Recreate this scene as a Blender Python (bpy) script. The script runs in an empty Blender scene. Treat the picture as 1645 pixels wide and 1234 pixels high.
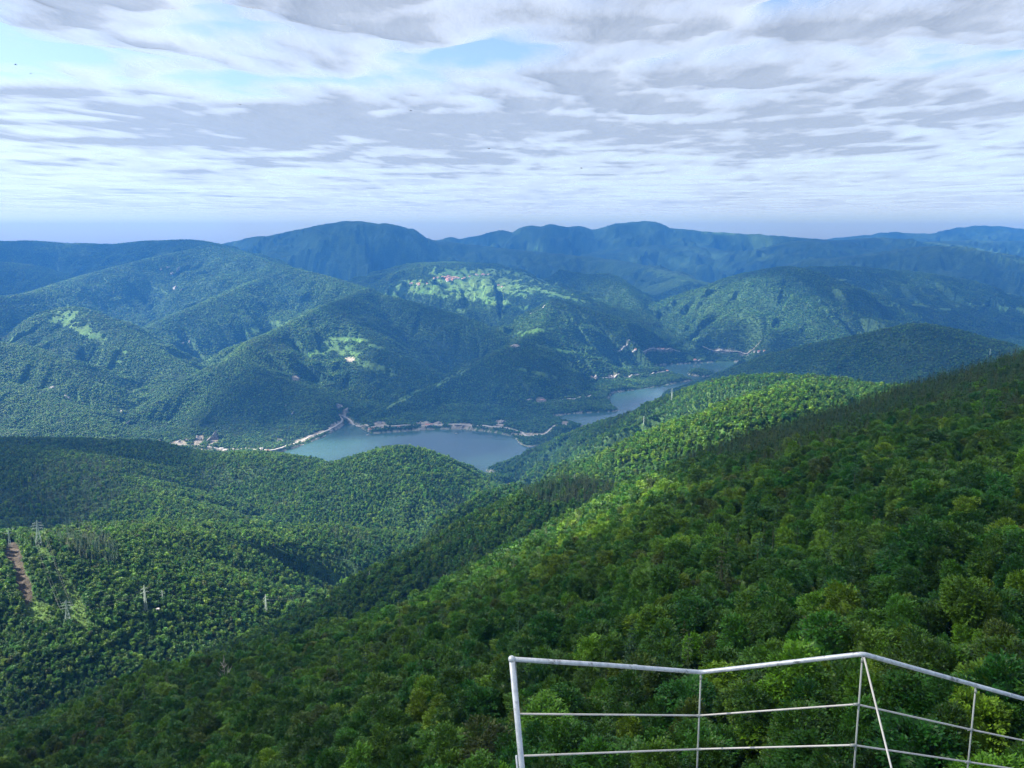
import bpy, bmesh, math, random, time
import numpy as np
from mathutils import Vector, Matrix

T0 = time.time()
random.seed(7)
RNG = np.random.default_rng(11)
SC = bpy.context.scene
COL = SC.collection
CAM_Z = 950.0
PITCH = math.radians(9.6)
FPX = 1330.0                      # focal length in photo pixels (1645 wide)
CP, SP = math.cos(PITCH), math.sin(PITCH)

# ------------------------------------------------------------------ camera, sky, sun, exposure
cam_data = bpy.data.cameras.new('camera')
cam_data.sensor_width = 36.0
cam_data.lens = 36.0 * FPX / 1645.0
cam_data.clip_start = 0.1
cam_data.clip_end = 120000.0
cam = bpy.data.objects.new('camera', cam_data)
COL.objects.link(cam)
cam.location = (0, 0, CAM_Z)
cam.rotation_euler = (math.radians(90) - PITCH, 0, 0)
SC.camera = cam

SUN_EL = math.radians(42.0)
SUN_AZ = math.radians(-86.0)      # clockwise from straight ahead: the sun stands to the left
sun_dir = Vector((math.sin(SUN_AZ) * math.cos(SUN_EL), math.cos(SUN_AZ) * math.cos(SUN_EL), math.sin(SUN_EL)))
world = bpy.data.worlds.new('World')
SC.world = world
world.use_nodes = True
wn = world.node_tree
wn.nodes.clear()
w_out = wn.nodes.new('ShaderNodeOutputWorld')
w_bg = wn.nodes.new('ShaderNodeBackground')
w_sky = wn.nodes.new('ShaderNodeTexSky')
w_sky.sky_type = 'NISHITA'
w_sky.sun_disc = False
w_sky.sun_elevation = SUN_EL
w_sky.sun_rotation = SUN_AZ
w_sky.altitude = 900
w_sky.air_density = 1.0
w_sky.dust_density = 1.7
w_sky.ozone_density = 2.5
w_bg.inputs['Strength'].default_value = 0.066
wn.links.new(w_sky.outputs[0], w_bg.inputs[0])
wn.links.new(w_bg.outputs[0], w_out.inputs[0])

sun_data = bpy.data.lights.new('sun', 'SUN')
sun_data.energy = 5.0
sun_data.angle = math.radians(0.5)
sun_data.color = (1.0, 0.93, 0.81)
sun = bpy.data.objects.new('sun', sun_data)
COL.objects.link(sun)
sun.location = (-60, 20, CAM_Z + 80)
sun.rotation_euler = sun_dir.to_track_quat('Z', 'Y').to_euler()

SC.view_settings.view_transform = 'Standard'
SC.view_settings.look = 'None'
SC.view_settings.gamma = 1.0
SC.view_settings.use_curve_mapping = False
SC.view_settings.exposure = 1.85
SC.render.engine = 'CYCLES'
cy = SC.cycles
cy.max_bounces = 5
cy.diffuse_bounces = 2
cy.glossy_bounces = 2
cy.transmission_bounces = 3
cy.transparent_max_bounces = 10
cy.volume_bounces = 2
cy.caustics_reflective = False
cy.caustics_refractive = False
cy.use_denoising = True
cy.use_adaptive_sampling = True
cy.adaptive_threshold = 0.015
cy.sample_clamp_indirect = 6.0


# ------------------------------------------------------------------ helpers
def ray(px, py):
    """world direction of a photo pixel, scaled so that its forward (y) component is 1"""
    px = np.asarray(px, float); py = np.asarray(py, float)
    u = (px - 822.5) / FPX
    v = (617.0 - py) / FPX
    yy = CP + v * SP
    return u / yy, (-SP + v * CP) / yy


def P3(px, py, D):
    a, t = ray(px, py)
    return np.array([a * D, D, CAM_Z + t * D])


def pix(x, y, z):
    """photo pixel of a world point"""
    dz = z - CAM_Z
    d = y * CP - dz * SP
    v = (y * SP + dz * CP) / d
    return 822.5 + FPX * x / d, 617.0 - FPX * v


def _hash(ix, iy, seed):
    h = (ix.astype(np.int64) * 374761393 + iy.astype(np.int64) * 668265263 + seed * 974634777) & 0xFFFFFFFF
    h = ((h ^ (h >> 13)) * 1274126177) & 0xFFFFFFFF
    h = (h ^ (h >> 16)) & 0xFFFFFFFF
    return h.astype(np.float32) * np.float32(6.2831853 / 4294967296.0)


def gnoise(x, y, seed=0):
    x = np.asarray(x, np.float32); y = np.asarray(y, np.float32)
    x0 = np.floor(x); y0 = np.floor(y)
    fx = x - x0; fy = y - y0
    ix = x0.astype(np.int32); iy = y0.astype(np.int32)
    u = fx * fx * fx * (fx * (fx * 6 - 15) + 10)
    w = fy * fy * fy * (fy * (fy * 6 - 15) + 10)

    def g(dx, dy):
        a = _hash(ix + dx, iy + dy, seed)
        return np.cos(a) * (fx - dx) + np.sin(a) * (fy - dy)
    n0 = g(0, 0) * (1 - u) + g(1, 0) * u
    n1 = g(0, 1) * (1 - u) + g(1, 1) * u
    return (n0 * (1 - w) + n1 * w) * np.float32(1.5)


def fbm(x, y, octs=5, seed=0, gain=0.5, ridged=False):
    s = 0.0; a = 1.0; tot = 0.0
    for k in range(octs):
        n = gnoise(x * 2.0 ** k + 17.3 * k, y * 2.0 ** k - 9.1 * k, seed + k)
        if ridged:
            n = 1.0 - 2.0 * np.abs(n)
        s = s + n * a
        tot += a
        a *= gain
    return s / tot


def smooth(e0, e1, x):
    t = np.clip((x - e0) / (e1 - e0), 0, 1)
    return t * t * (3 - 2 * t)


def mesh_object(name, verts, faces, mat=None, parent=None, smooth_shade=False, quads=True):
    """one mesh object from numpy arrays"""
    me = bpy.data.meshes.new(name)
    fill_mesh(me, verts, faces, smooth_shade)
    if mat is not None:
        me.materials.append(mat)
    o = bpy.data.objects.new(name, me)
    COL.objects.link(o)
    if parent is not None:
        o.parent = parent
    return o


def fill_mesh(me, verts, faces, smooth_shade=False):
    verts = np.asarray(verts, np.float32)
    faces = np.asarray(faces, np.int32)
    n = faces.shape[1]
    me.vertices.add(len(verts))
    me.vertices.foreach_set('co', verts.ravel())
    me.loops.add(faces.size)
    me.loops.foreach_set('vertex_index', faces.ravel())
    me.polygons.add(len(faces))
    me.polygons.foreach_set('loop_start', np.arange(0, faces.size, n, dtype=np.int32))
    me.polygons.foreach_set('use_smooth', np.full(len(faces), smooth_shade, bool))
    me.update(calc_edges=True)


def tag(o, label=None, cat=None, group=None, kind=None):
    if label: o['label'] = label
    if cat: o['category'] = cat
    if group: o['group'] = group
    if kind: o['kind'] = kind
    return o


def empty(name, loc, rz=0.0):
    o = bpy.data.objects.new(name, None)
    o.empty_display_size = 1.0
    COL.objects.link(o)
    o.location = loc
    o.rotation_euler = (0, 0, rz)
    return o


class NT:
    """small helper round a material node tree"""
    def __init__(self, name):
        self.m = bpy.data.materials.new(name)
        self.m.use_nodes = True
        self.t = self.m.node_tree
        self.t.nodes.clear()
        self.out = self.t.nodes.new('ShaderNodeOutputMaterial')

    def n(self, kind, **kw):
        nd = self.t.nodes.new(kind)
        for k, v in kw.items():
            if k in nd.inputs:
                nd.inputs[k].default_value = v
            else:
                setattr(nd, k, v)
        return nd

    def l(self, a, b):
        self.t.links.new(a, b)

    def math(self, op, a, b=None):
        nd = self.t.nodes.new('ShaderNodeMath'); nd.operation = op
        for k, v in enumerate((a, b)):
            if v is None: continue
            if isinstance(v, (int, float)): nd.inputs[k].default_value = v
            else: self.l(v, nd.inputs[k])
        return nd.outputs[0]

    def mix(self, f, a, b, blend='MIX'):
        nd = self.t.nodes.new('ShaderNodeMix'); nd.data_type = 'RGBA'; nd.blend_type = blend
        for s, v in ((nd.inputs[0], f), (nd.inputs[6], a), (nd.inputs[7], b)):
            if isinstance(v, (int, float)): s.default_value = v
            elif isinstance(v, tuple): s.default_value = v if len(v) == 4 else (*v, 1)
            else: self.l(v, s)
        return nd.outputs[2]

    def ramp(self, f, stops):
        nd = self.t.nodes.new('ShaderNodeValToRGB')
        el = nd.color_ramp.elements
        while len(el) < len(stops): el.new(0.5)
        for e, (p, c) in zip(el, stops):
            e.position = p
            e.color = (c, c, c, 1) if isinstance(c, (int, float)) else (*c, 1)
        self.l(f, nd.inputs[0])
        return nd.outputs[0]


def simple_mat(name, color, rough=0.7, metal=0.0, noise=0.15, scale=4.0, bump=0.0):
    k = NT(name)
    tc = k.n('ShaderNodeTexCoord')
    nz = k.n('ShaderNodeTexNoise', Scale=scale, Detail=4.0)
    k.l(tc.outputs['Object'], nz.inputs['Vector'])
    dark = tuple(c * (1 - noise) for c in color); lite = tuple(min(1, c * (1 + noise)) for c in color)
    c = k.mix(nz.outputs[0], dark, lite)
    b = k.n('ShaderNodeBsdfPrincipled', Roughness=rough, Metallic=metal)
    k.l(c, b.inputs['Base Color'])
    if bump:
        bp = k.n('ShaderNodeBump', Strength=bump, Distance=0.02)
        k.l(nz.outputs[0], bp.inputs['Height']); k.l(bp.outputs[0], b.inputs['Normal'])
    k.l(b.outputs[0], k.out.inputs[0])
    return k.m
# ------------------------------------------------------------------ terrain: ridge lines, (px, py, forward metres)
TREE = 11.0      # canopy height taken off the ridge lines, so that the wood on top makes the outline
RIDGES = []


def R(group, slope, w, amp, L, pts, cover=None):
    if group in (G_SHORE, G_MASS, G_ROUND): w *= 0.55; slope *= 1.06
    RIDGES.append((group, slope, w, amp * 1.75, L, pts, COVERS.get(group, TREE) if cover is None else cover))


G_NEAR, G_LEFT, G_SPUR, G_DARK, G_SHORE, G_VILL, G_ROUND, G_MASS, G_PEAK, G_FAR, G_HAZY = range(11)
COVERS = {G_NEAR: 14.0, G_LEFT: 15.0, G_SPUR: 18.0, G_DARK: 13.0}
R(G_NEAR, .62, 40, .3, 160, [(1140,742,900),(1060,757,960),(985,777,1000),(912,768,1050),(850,795,1060),(790,828,1070),(720,864,1070),(669,890,1060),(602,932,1030),(535,972,1000),(450,1008,950),(359,1050,900),(251,1108,820),(150,1175,720)])
R(G_LEFT, .42, 80, .22, 260, [(-250,855,1120),(0,866,1180),(63,862,1200),(130,846,1300),(190,843,1370),(256,846,1450),(359,850,1550),(430,855,1650),(500,850,1680),(602,859,1720),(678,876,1740),(720,892,1800)])
R(G_LEFT, .42, 70, .24, 260, [(-60,715,2300),(50,722,2150),(112,738,2000),(180,779,1850),(292,819,1750),(359,848,1700),(420,866,1700)])
R(G_LEFT, .46, 60, .22, 280, [(-250,705,2600),(0,704,2550),(120,704,2500),(210,711,2450),(310,728,2400),(400,727,2350),(440,734,2330),(530,745,2300),(590,728,2250),(640,719,2220),(680,732,2450),(740,754,2800),(790,777,3150)])
R(G_LEFT, .50, 60, .3, 240, [(640,719,2220),(690,766,2080),(740,800,2060),(785,826,2150)])
R(G_LEFT, .45, 70, .3, 240, [(440,734,2330),(470,770,2180),(500,800,2060)])
R(G_SPUR, .62, 50, .4, 260, [(1900,640,1250),(1600,612,1400),(1415,612,1700),(1330,600,1850),(1250,597,2000),(1200,598,2120),(1140,611,2330),(1080,636,2560),(1000,664,2850),(950,681,3020),(870,716,3260),(800,748,3430),(778,757,3460)])
R(G_SPUR, .50, 50, .3, 200, [(1300,606,1650),(1220,634,1380),(1140,668,1380),(1040,709,1560),(970,752,1800),(900,790,2100),(840,805,2400)])
R(G_DARK, .48, 100, .35, 420, [(1900,545,3700),(1645,557,3900),(1600,546,4000),(1560,538,4100),(1500,521,4200),(1470,519,4250),(1400,534,4400),(1330,549,4600),(1250,570,4900),(1180,597,5200),(1100,622,5300),(1065,635,5250)])
R(G_SHORE, .54, 50, .45, 300, [(580,672,4350),(640,643,4600),(733,602,4900),(780,575,5100),(825,553,5300),(868,525,5900),(885,483,6500),(905,482,6550),(960,500,6600),(1000,511,6650),(1040,530,6700),(1090,560,6750),(1112,576,6750)])
R(G_SHORE, .54, 40, .4, 260, [(825,553,5300),(868,548,5700),(936,566,5750),(990,588,5750),(1040,601,5800),(1080,607,5850),(1105,611,5850)])
R(G_SHORE, .54, 40, .4, 260, [(868,548,5650),(880,590,5350),(930,630,5050),(975,653,4850),(993,659,4780)])
R(G_SHORE, .45, 50, .3, 260, [(800,565,5200),(815,615,4850),(850,655,4600),(900,681,4420),(928,684,4370)])
R(G_SHORE, .34, 90, .30, 300, [(192,706,3950),(240,660,4250),(272,633,4400),(323,602,4600),(371,579,4750),(400,586,4700),(434,610,4600),(502,636,4450),(530,662,4350),(548,679,4320)])
R(G_SHORE, .45, 70, .4, 300, [(371,579,4750),(410,545,5100),(451,527,5500),(519,492,5900),(560,476,6400),(590,462,6900)])
R(G_SHORE, .45, 70, .4, 300, [(519,492,5900),(546,503,5800),(604,548,5400),(638,568,5250),(689,594,5100),(716,602,5050),(738,618,4980)])
R(G_MASS, .42, 90, .45, 340, [(330,393,8500),(400,410,8000),(460,428,7600),(529,444,7300),(604,470,6900),(672,487,6600),(740,507,6400),(774,521,6300),(800,540,6100)])
R(G_MASS, .42, 80, .4, 340, [(460,430,7600),(400,455,7000),(330,485,6500),(270,510,6100),(235,535,5800)])
R(G_MASS, .36, 150, .35, 500, [(-250,380,9000),(0,387,9500),(40,386,9600),(100,389,9800),(140,390,9800),(190,391,9800),(230,387,9500),(260,386,9300),(310,385,9000),(350,393,8600),(400,410,8000)])
R(G_MASS, .40, 110, .4, 400, [(330,395,8700),(218,420,7800),(112,449,7000),(61,466,6600),(0,475,6300),(-150,480,6200)])
R(G_MASS, .36, 110, .3, 400, [(-200,400,8000),(0,420,8000),(60,427,8000),(92,445,7700)])
R(G_MASS, .40, 80, .40, 300, [(-150,530,5400),(0,540,5300),(61,519,5400),(102,493,5600),(146,499,5500),(187,526,5300),(255,565,5000),(306,596,4750)])
R(G_MASS, .38, 80, .40, 260, [(-150,545,4900),(0,549,4800),(68,566,4700),(119,603,4500),(170,657,4250),(182,698,4000)])
R(G_MASS, .34, 120, .30, 260, [(-200,600,4500),(0,615,4350),(70,640,4150),(120,672,3900),(150,706,3650)])
R(G_VILL, .30, 200, .3, 420, [(540,478,8000),(600,455,8600),(650,433,9000),(700,421,9200),(760,422,9200),(790,428,9100),(850,452,8600),(900,476,8000),(960,492,7700)])
R(G_ROUND, .58, 60, .35, 350, [(900,432,9800),(940,440,9500),(990,443,8800),(1031,493,7800),(1072,534,7200),(1095,556,6900)])
R(G_ROUND, .42, 160, .4, 380, [(1040,510,7800),(1100,475,8000),(1150,455,7900),(1200,438,7800),(1270,428,7600),(1330,447,7700),(1400,470,7900),(1480,488,8200),(1560,494,8500),(1645,489,9000),(1900,480,9000)])
R(G_ROUND, .45, 90, .35, 300, [(1270,428,7600),(1290,480,7000),(1330,535,6400)])
R(G_ROUND, .45, 90, .35, 300, [(1200,438,7800),(1180,490,7200),(1150,548,6700)])
R(G_FAR, .36, 200, .3, 600, [(1240,436,9400),(1302,429,9500),(1360,427,9500),(1421,432,9500),(1489,440,9500),(1540,453,9400),(1592,476,9200)])
R(G_FAR, .30, 200, .4, 700, [(1340,415,12000),(1380,410,12000),(1450,402,12000),(1506,394,12000),(1574,405,11800),(1645,418,11500),(1900,430,11500)])
R(G_FAR, .30, 200, .4, 800, [(1200,402,14500),(1251,394,14500),(1285,386,14500),(1326,385,14500),(1370,396,14000),(1420,411,13500)])
R(G_FAR, .28, 300, .4, 900, [(1300,390,16000),(1340,386,16000),(1370,384,16000),(1411,381,16000),(1440,384,16000),(1472,388,16000),(1540,386,17500),(1645,386,17500),(1900,386,17500)])
R(G_FAR, .30, 200, .4, 800, [(930,415,14500),(960,408,14500),(1020,396,15000),(1080,393,15000),(1130,397,15000),(1180,405,14500),(1230,413,14000)])
R(G_PEAK, .50, 120, .45, 500, [(340,398,12500),(400,381,12300),(450,375,12200),(490,366,12100),(512,362,12050),(530,357,12000),(555,354,12000),(570,354,12000),(600,357,12000),(609,360,12000),(618,357,12000),(627,359,12000),(640,366,12000),(660,374,12100),(690,384,12200)])
R(G_PEAK, .42, 150, .45, 500, [(690,384,12400),(760,392,12500),(830,400,12300),(870,404,12200),(960,413,12000),(1010,420,11500),(1060,432,11000),(1100,446,10000)])
R(G_FAR, .60, 70, .5, 600, [(640,392,16000),(700,385,16000),(725,380,16000),(740,382,16000),(770,377,16000),(790,371,16000),(808,369,16000),(825,372,16000),(840,364,16000),(852,361,16000),(868,363,16000),(885,359,16000),(900,361,16000),(912,364,16000),(925,362,16000),(940,364,16000),(958,367,16000),(990,358,16000),(1020,355,16000),(1045,354,16000),(1062,359,16000),(1072,365,16000),(1090,366,16000),(1150,372,16000),(1190,374,16000),(1240,377,15800),(1290,381,15800),(1340,385,15800)])
R(G_HAZY, .45, 150, .4, 900, [(1280,388,20500),(1330,383,20500),(1370,379,20500),(1400,376,20500),(1430,372,20500),(1465,374,20500),(1500,374,20500),(1530,367,20500),(1558,363,20500),(1580,362,20500),(1610,363,20500),(1645,367,20500),(1800,372,20500)])

GROUP_LABEL = {
    G_NEAR: ('hillside', 'steep wooded hillside that falls away below the lookout railing'),
    G_LEFT: ('hill', 'green wooded hills with power pylons in front of the reservoir'),
    G_SPUR: ('hill', 'sunlit forested spur running down to the near end of the lake'),
    G_DARK: ('hill', 'dark round wooded hill behind the sunlit spur, right of the upper lake'),
    G_SHORE: ('hill', 'forested hills and headlands along the far shore with the road cut'),
    G_VILL: ('hill', 'gentle hill of bright meadows carrying the red roofed village'),
    G_ROUND: ('hill', 'broad blue-green hill beyond the upper end of the lake'),
    G_MASS: ('mountain', 'long wooded mountainside with pale rocks and folded valleys beyond the lake'),
    G_PEAK: ('mountain', 'dark blue mountain with a flat top and a small notch'),
    G_FAR: ('mountain', 'far blue ranges along the horizon with toothed summits'),
    G_HAZY: ('mountain', 'palest and farthest blue range low on the horizon'),
}

# water line of the reservoir (pixels of points that lie at z = 0)
LAKE_PX = [(380,745),(437,731),(480,718),(520,702),(546,688),(556,681),(572,682),(583,690),(596,697),(640,694),(670,692),(700,690),(745,690),(800,696),(826,703),(836,714),(850,719),(880,712),(908,701),(930,691),(938,685),(925,680),(905,675),(888,669),(920,665),(960,663),(985,662),(996,660),(985,652),(977,641),(983,632),(1010,628),(1060,621),(1092,615),(1113,611),(1100,606),(1075,601),(1055,595),(1046,588),(1080,586),(1112,584),(1150,582),(1195,582),(1200,585),(1168,596),(1135,608),(1095,622),(1068,632),(1058,640),(1075,650),(1050,665),(1000,690),(960,705),(900,730),(850,740),(800,748),(780,755),(795,765),(802,778),(770,770),(740,764),(690,760),(600,770),(500,765),(420,762)]
ISLE_PX = [(1105,600),(1112,596),(1125,595),(1140,598),(1147,602),(1135,606),(1120,605),(1108,603)]


def ground_poly(pts):
    out = []
    for px, py in pts:
        a, t = ray(px, py)
        D = -CAM_Z / t
        out.append((a * D, D))
    return np.array(out)


LAKE = ground_poly(LAKE_PX)
ISLE = ground_poly(ISLE_PX)


def poly_sdf(x, y, poly):
    """signed distance, negative inside"""
    d = np.full(x.shape, 1e12, np.float32)
    ins = np.zeros(x.shape, bool)
    n = len(poly)
    for k in range(n):
        ax, ay = poly[k]; bx, by = poly[(k + 1) % n]
        ex, ey = bx - ax, by - ay
        L = ex * ex + ey * ey + 1e-9
        t = np.clip(((x - ax) * ex + (y - ay) * ey) / L, 0, 1)
        d = np.minimum(d, (x - ax - t * ex) ** 2 + (y - ay - t * ey) ** 2)
        c = (ay > y) != (by > y)
        with np.errstate(divide='ignore', invalid='ignore'):
            ins ^= c & (x < ex * (y - ay) / (ey if ey != 0 else 1e-9) + ax)
    d = np.sqrt(d)
    return np.where(ins, -d, d)


def lake_sdf(x, y):
    s = np.full(x.shape, 5000.0, np.float32)
    b = (y > 2600) & (y < 7600) & (x > -2200) & (x < 2800)
    s1 = poly_sdf(x[b], y[b], LAKE)
    s2 = poly_sdf(x[b], y[b], ISLE)
    wob = 6.0 * gnoise(x[b] / 60, y[b] / 60, 5) + 3.0 * gnoise(x[b] / 22, y[b] / 22, 6)
    s[b] = np.maximum(s1, -s2) + wob
    return s


def catmull(p, n=4):
    p = np.asarray(p, float)
    q = np.vstack([2 * p[0] - p[1], p, 2 * p[-1] - p[-2]])
    out = []
    for i in range(1, len(q) - 2):
        for k in range(n):
            t = k / n
            a, b, c, d = q[i - 1], q[i], q[i + 1], q[i + 2]
            out.append(0.5 * (2 * b + (c - a) * t + (2 * a - 5 * b + 4 * c - d) * t ** 2 + (3 * b - a - 3 * c + d) * t ** 3))
    out.append(p[-1])
    return np.array(out)


# near slope: D over (px, py) control points, then a table of height over (bearing, log D)
CREST = [(-300,1500,330),(0,1275,380),(90,1219,400),(150,1172,430),(200,1142,450),(292,1106,460),(350,1091,466),(404,1080,470),(490,1052,480),(580,1017,500),(651,990,520),(714,949,560),(800,898,630),(900,842,710),(985,792,770),(1060,757,810),(1140,720,840),(1250,690,870),(1420,635,930),(1530,602,950),(1645,568,960),(1800,528,960),(2100,470,960)]
BODY = [(0,1420,250),(300,1420,160),(600,1420,112),(900,1420,84),(1200,1420,72),(1645,1420,66),(1900,1420,66),
        (200,1234,330),(300,1234,270),(400,1234,225),(600,1234,165),(800,1234,135),(1000,1234,115),(1200,1234,102),(1400,1234,93),(1645,1234,88),(1900,1234,86),
        (400,1130,340),(600,1100,270),(800,1100,205),(1000,1100,165),(1200,1100,140),(1400,1100,122),(1645,1100,112),(1900,1100,110),
        (640,1010,420),(800,1000,290),(1000,1000,220),(1200,1000,180),(1400,1000,150),(1645,1000,135),(1900,1000,130),
        (820,920,520),(900,900,430),(1000,900,330),(1200,900,250),(1400,900,200),(1645,900,175),(1900,900,170),
        (1000,815,600),(1100,800,490),(1200,800,390),(1400,800,290),(1645,800,240),(1900,800,230),
        (1150,738,720),(1200,720,620),(1300,720,500),(1400,720,420),(1645,720,330),(1900,720,310),
        (1400,660,740),(1500,650,600),(1645,650,480),(1900,650,440),(1645,605,680),(1900,560,700)]


def near_table():
    ctl = np.array(CREST + BODY, float)
    a, t = ray(ctl[:, 0], ctl[:, 1])
    lnD = np.log(ctl[:, 2])
    X = np.stack([a, t * 1.4], 1)

    def K(A, B):
        r2 = ((A[:, None, :] - B[None, :, :]) ** 2).sum(-1)
        return 0.5 * r2 * np.log(r2 + 1e-12)
    n = len(X)
    M = np.zeros((n + 3, n + 3))
    M[:n, :n] = K(X, X) + np.eye(n) * 2e-4
    M[:n, n] = 1; M[:n, n + 1:] = X
    M[n:, :n] = M[:n, n:].T
    sol = np.linalg.solve(M, np.concatenate([lnD, np.zeros(3)]))
    aa = np.linspace(-0.85, 0.95, 200)
    ca, ct = ray(np.array(CREST)[:, 0], np.array(CREST)[:, 1])
    o = np.argsort(ca)
    tc = np.interp(aa, ca[o], ct[o])
    lnk = np.linspace(math.log(40), math.log(2600), 240)
    tab = np.zeros((200, 240))
    for i, av in enumerate(aa):
        ts = np.linspace(-0.95, tc[i], 120)
        Q = np.stack([np.full(120, np.clip(av, -.62, .75)), ts * 1.4], 1)
        ln = K(Q, X) @ sol[:n] + sol[n] + Q @ sol[n + 1:]
        ln = np.maximum.accumulate(ln)
        Dm = np.exp(ln)
        z = ts * Dm
        D = np.exp(lnk)
        zi = np.interp(lnk, ln + np.arange(120) * 1e-7, z)
        Dc, zc = Dm[-1], z[-1]
        e = np.maximum(D - Dc, 0)
        zi = np.where(D > Dc, zc - 0.62 * (np.sqrt(e * e + 45 ** 2) - 45) - 0.0 * e, zi)
        D0, z0 = Dm[0], z[0]
        zi = np.where(D < D0, -5 + (z0 + 5) * np.clip((D - 4) / (D0 - 4), 0, 1), zi)
        tab[i] = zi
    # soften the columns into each other
    for _ in range(3):
        tab[1:-1] = 0.25 * tab[:-2] + 0.5 * tab[1:-1] + 0.25 * tab[2:]
    return aa, lnk, tab


NA, NL, NTAB = near_table()


def near_z(x, y):
    a = np.clip(x / np.maximum(y, 1), NA[0], NA[-1] - 1e-6)
    l = np.clip(np.log(np.maximum(y, 1)), NL[0], NL[-1] - 1e-6)
    i = (a - NA[0]) / (NA[1] - NA[0]); j = (l - NL[0]) / (NL[1] - NL[0])
    i0 = np.clip(i.astype(int), 0, len(NA) - 2); j0 = np.clip(j.astype(int), 0, len(NL) - 2)
    fi = i - i0; fj = j - j0
    z = (NTAB[i0, j0] * (1 - fi) * (1 - fj) + NTAB[i0 + 1, j0] * fi * (1 - fj) + NTAB[i0, j0 + 1] * (1 - fi) * fj + NTAB[i0 + 1, j0 + 1] * fi * fj)
    zn = CAM_Z + z - 13.0 * smooth(30, 80, y)
    # the small bluff that carries the platform
    return np.where(y < NEAR_D0, np.minimum(zn, CAM_Z - 6.45 - np.maximum(y - 8.4, 0) * 1.0), zn)


NEAR_D0 = 60.0


def terrain_fields(x, y):
    x = x.astype(np.float32); y = y.astype(np.float32)
    best = np.full(x.shape, -1e4, np.float32)
    acc = np.full(x.shape, -1e4, np.float32)
    grp = np.full(x.shape, G_SHORE, np.int8)
    crest = np.full(x.shape, 9e3, np.float32)
    for rid, (g, m, w, amp, L, pts, cover) in enumerate(RIDGES):
        p = np.array(pts, float)
        p[:, 2] = np.log(p[:, 2])
        p = catmull(p, 4 if len(pts) < 13 else 3)
        a, t = ray(p[:, 0], p[:, 1])
        D = np.exp(p[:, 2])
        X, Y, Z = a * D, D, CAM_Z + t * D - cover
        reach = (Z.max() + 150) / (m * 0.72) + 2 * w
        bb = (x > X.min() - reach) & (x < X.max() + reach) & (y > Y.min() - reach) & (y < Y.max() + reach)
        bx = x[bb]; by = y[bb]
        if bx.size == 0: continue
        h = np.full(bx.shape, -1e4, np.float32)
        dd = np.full(bx.shape, 1e9, np.float32); ss = np.zeros(bx.shape, np.float32); zz = np.zeros(bx.shape, np.float32); sd = np.zeros(bx.shape, np.float32)
        s0 = 0.0
        for k in range(len(X) - 1):
            ex, ey = X[k + 1] - X[k], Y[k + 1] - Y[k]
            l2 = ex * ex + ey * ey + 1e-6
            ln = math.sqrt(l2)
            rx = bx - np.float32(X[k]); ry = by - np.float32(Y[k])
            tt = np.clip((rx * np.float32(ex) + ry * np.float32(ey)) / np.float32(l2), 0, 1)
            d = np.hypot(rx - tt * np.float32(ex), ry - tt * np.float32(ey))
            z = np.float32(Z[k]) + tt * np.float32(Z[k + 1] - Z[k])
            # the segment whose plain cone stands highest here
            hk = z - np.float32(m) * d
            b = hk > h
            h = np.where(b, hk, h); dd = np.where(b, d, dd); zz = np.where(b, z, zz)
            ss = np.where(b, s0 + tt * ln, ss)
            sd = np.where(b, np.sign(rx * np.float32(ey) - ry * np.float32(ex)), sd)
            s0 += ln
        # side spurs: sharp crests where the noise crosses zero, gullies between
        wp = 0.32 * gnoise(bx / (L * 1.6), by / (L * 1.6), 140 + rid)
        nz = 1.5 * np.abs(gnoise(ss / (L * 1.15) + wp + sd * 31.7, dd / (L * 3.2) + rid * 3.1, 40 + rid)) + 0.7 * np.abs(gnoise(ss / (L * .42) + 2 * wp + sd * 11.7, dd / (L * 1.3) + rid, 80 + rid))
        mm = m * (1 + amp * np.clip(nz - 0.08, -0.05, 1.4) * smooth(0, 2.5 * w, dd))
        if g in (G_PEAK, G_FAR, G_HAZY):
            zz = zz + (9.0 + 5e-4 * float(D.mean())) * gnoise(ss / 210.0, 0 * ss + rid, 170 + rid) * np.exp(-dd / 260)
        h = zz - mm * (np.sqrt(dd * dd + w * w) - w)
        cur = best[bb]
        win = h > cur
        best[bb] = np.where(win, h, cur)
        gg = grp[bb]; gg[win] = g; grp[bb] = gg
        cc = crest[bb]; cc[win] = dd[win]; crest[bb] = cc
        # soft maximum
        k_s = 10.0 + min(w, 150) * 0.12
        ca = acc[bb]
        dlt = np.abs(h - ca)
        acc[bb] = np.maximum(h, ca) + np.where(dlt < 4 * k_s, k_s * np.exp(-dlt / k_s) * 0.35, 0)
    z = acc
    sdl = lake_sdf(x, y)
    base = 1.5 + np.clip(0.045 * sdl, 0, 60) + np.clip((y - 9000) * 0.02, 0, 250)
    z = np.maximum(z, base)
    # relief
    sc = np.clip(y / 6000, 0.25, 3.0)
    away = smooth(10, 260, crest * 1.0 / np.maximum(sc, .5))
    n1 = fbm(x / 520 + 0.3 * gnoise(x / 900, y / 900, 3), y / 520, 4, 60, ridged=True)
    n2 = fbm(x / 130, y / 130, 3, 70)
    z = z + (n1 - 0.1) * 44 * away * np.clip(sc, .35, 2.2) * smooth(1200, 2600, y) + n2 * 7 * away
    # far, big gullies
    n3 = fbm(x / 1700, y / 1700, 4, 90, ridged=True)
    z = z + (n3 - 0.25) * 130 * smooth(8500, 12000, y) * away
    # near slope
    bn = y < 2500
    zn = np.full(x.shape, -1e4, np.float32)
    zn[bn] = near_z(x[bn], y[bn]) + 5.0 * fbm(x[bn] / 70, y[bn] / 70, 3, 21) * smooth(60, 160, y[bn])
    isn = zn > z
    grp[isn] = G_NEAR
    dl = np.abs(zn - z)
    z = np.maximum(zn, z) + np.where(dl < 24, 6 * np.exp(-dl / 6) * .35, 0)
    # shoreline
    out = sdl > 0
    near_shore = (sdl > -4000) & (sdl < 170)
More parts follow.
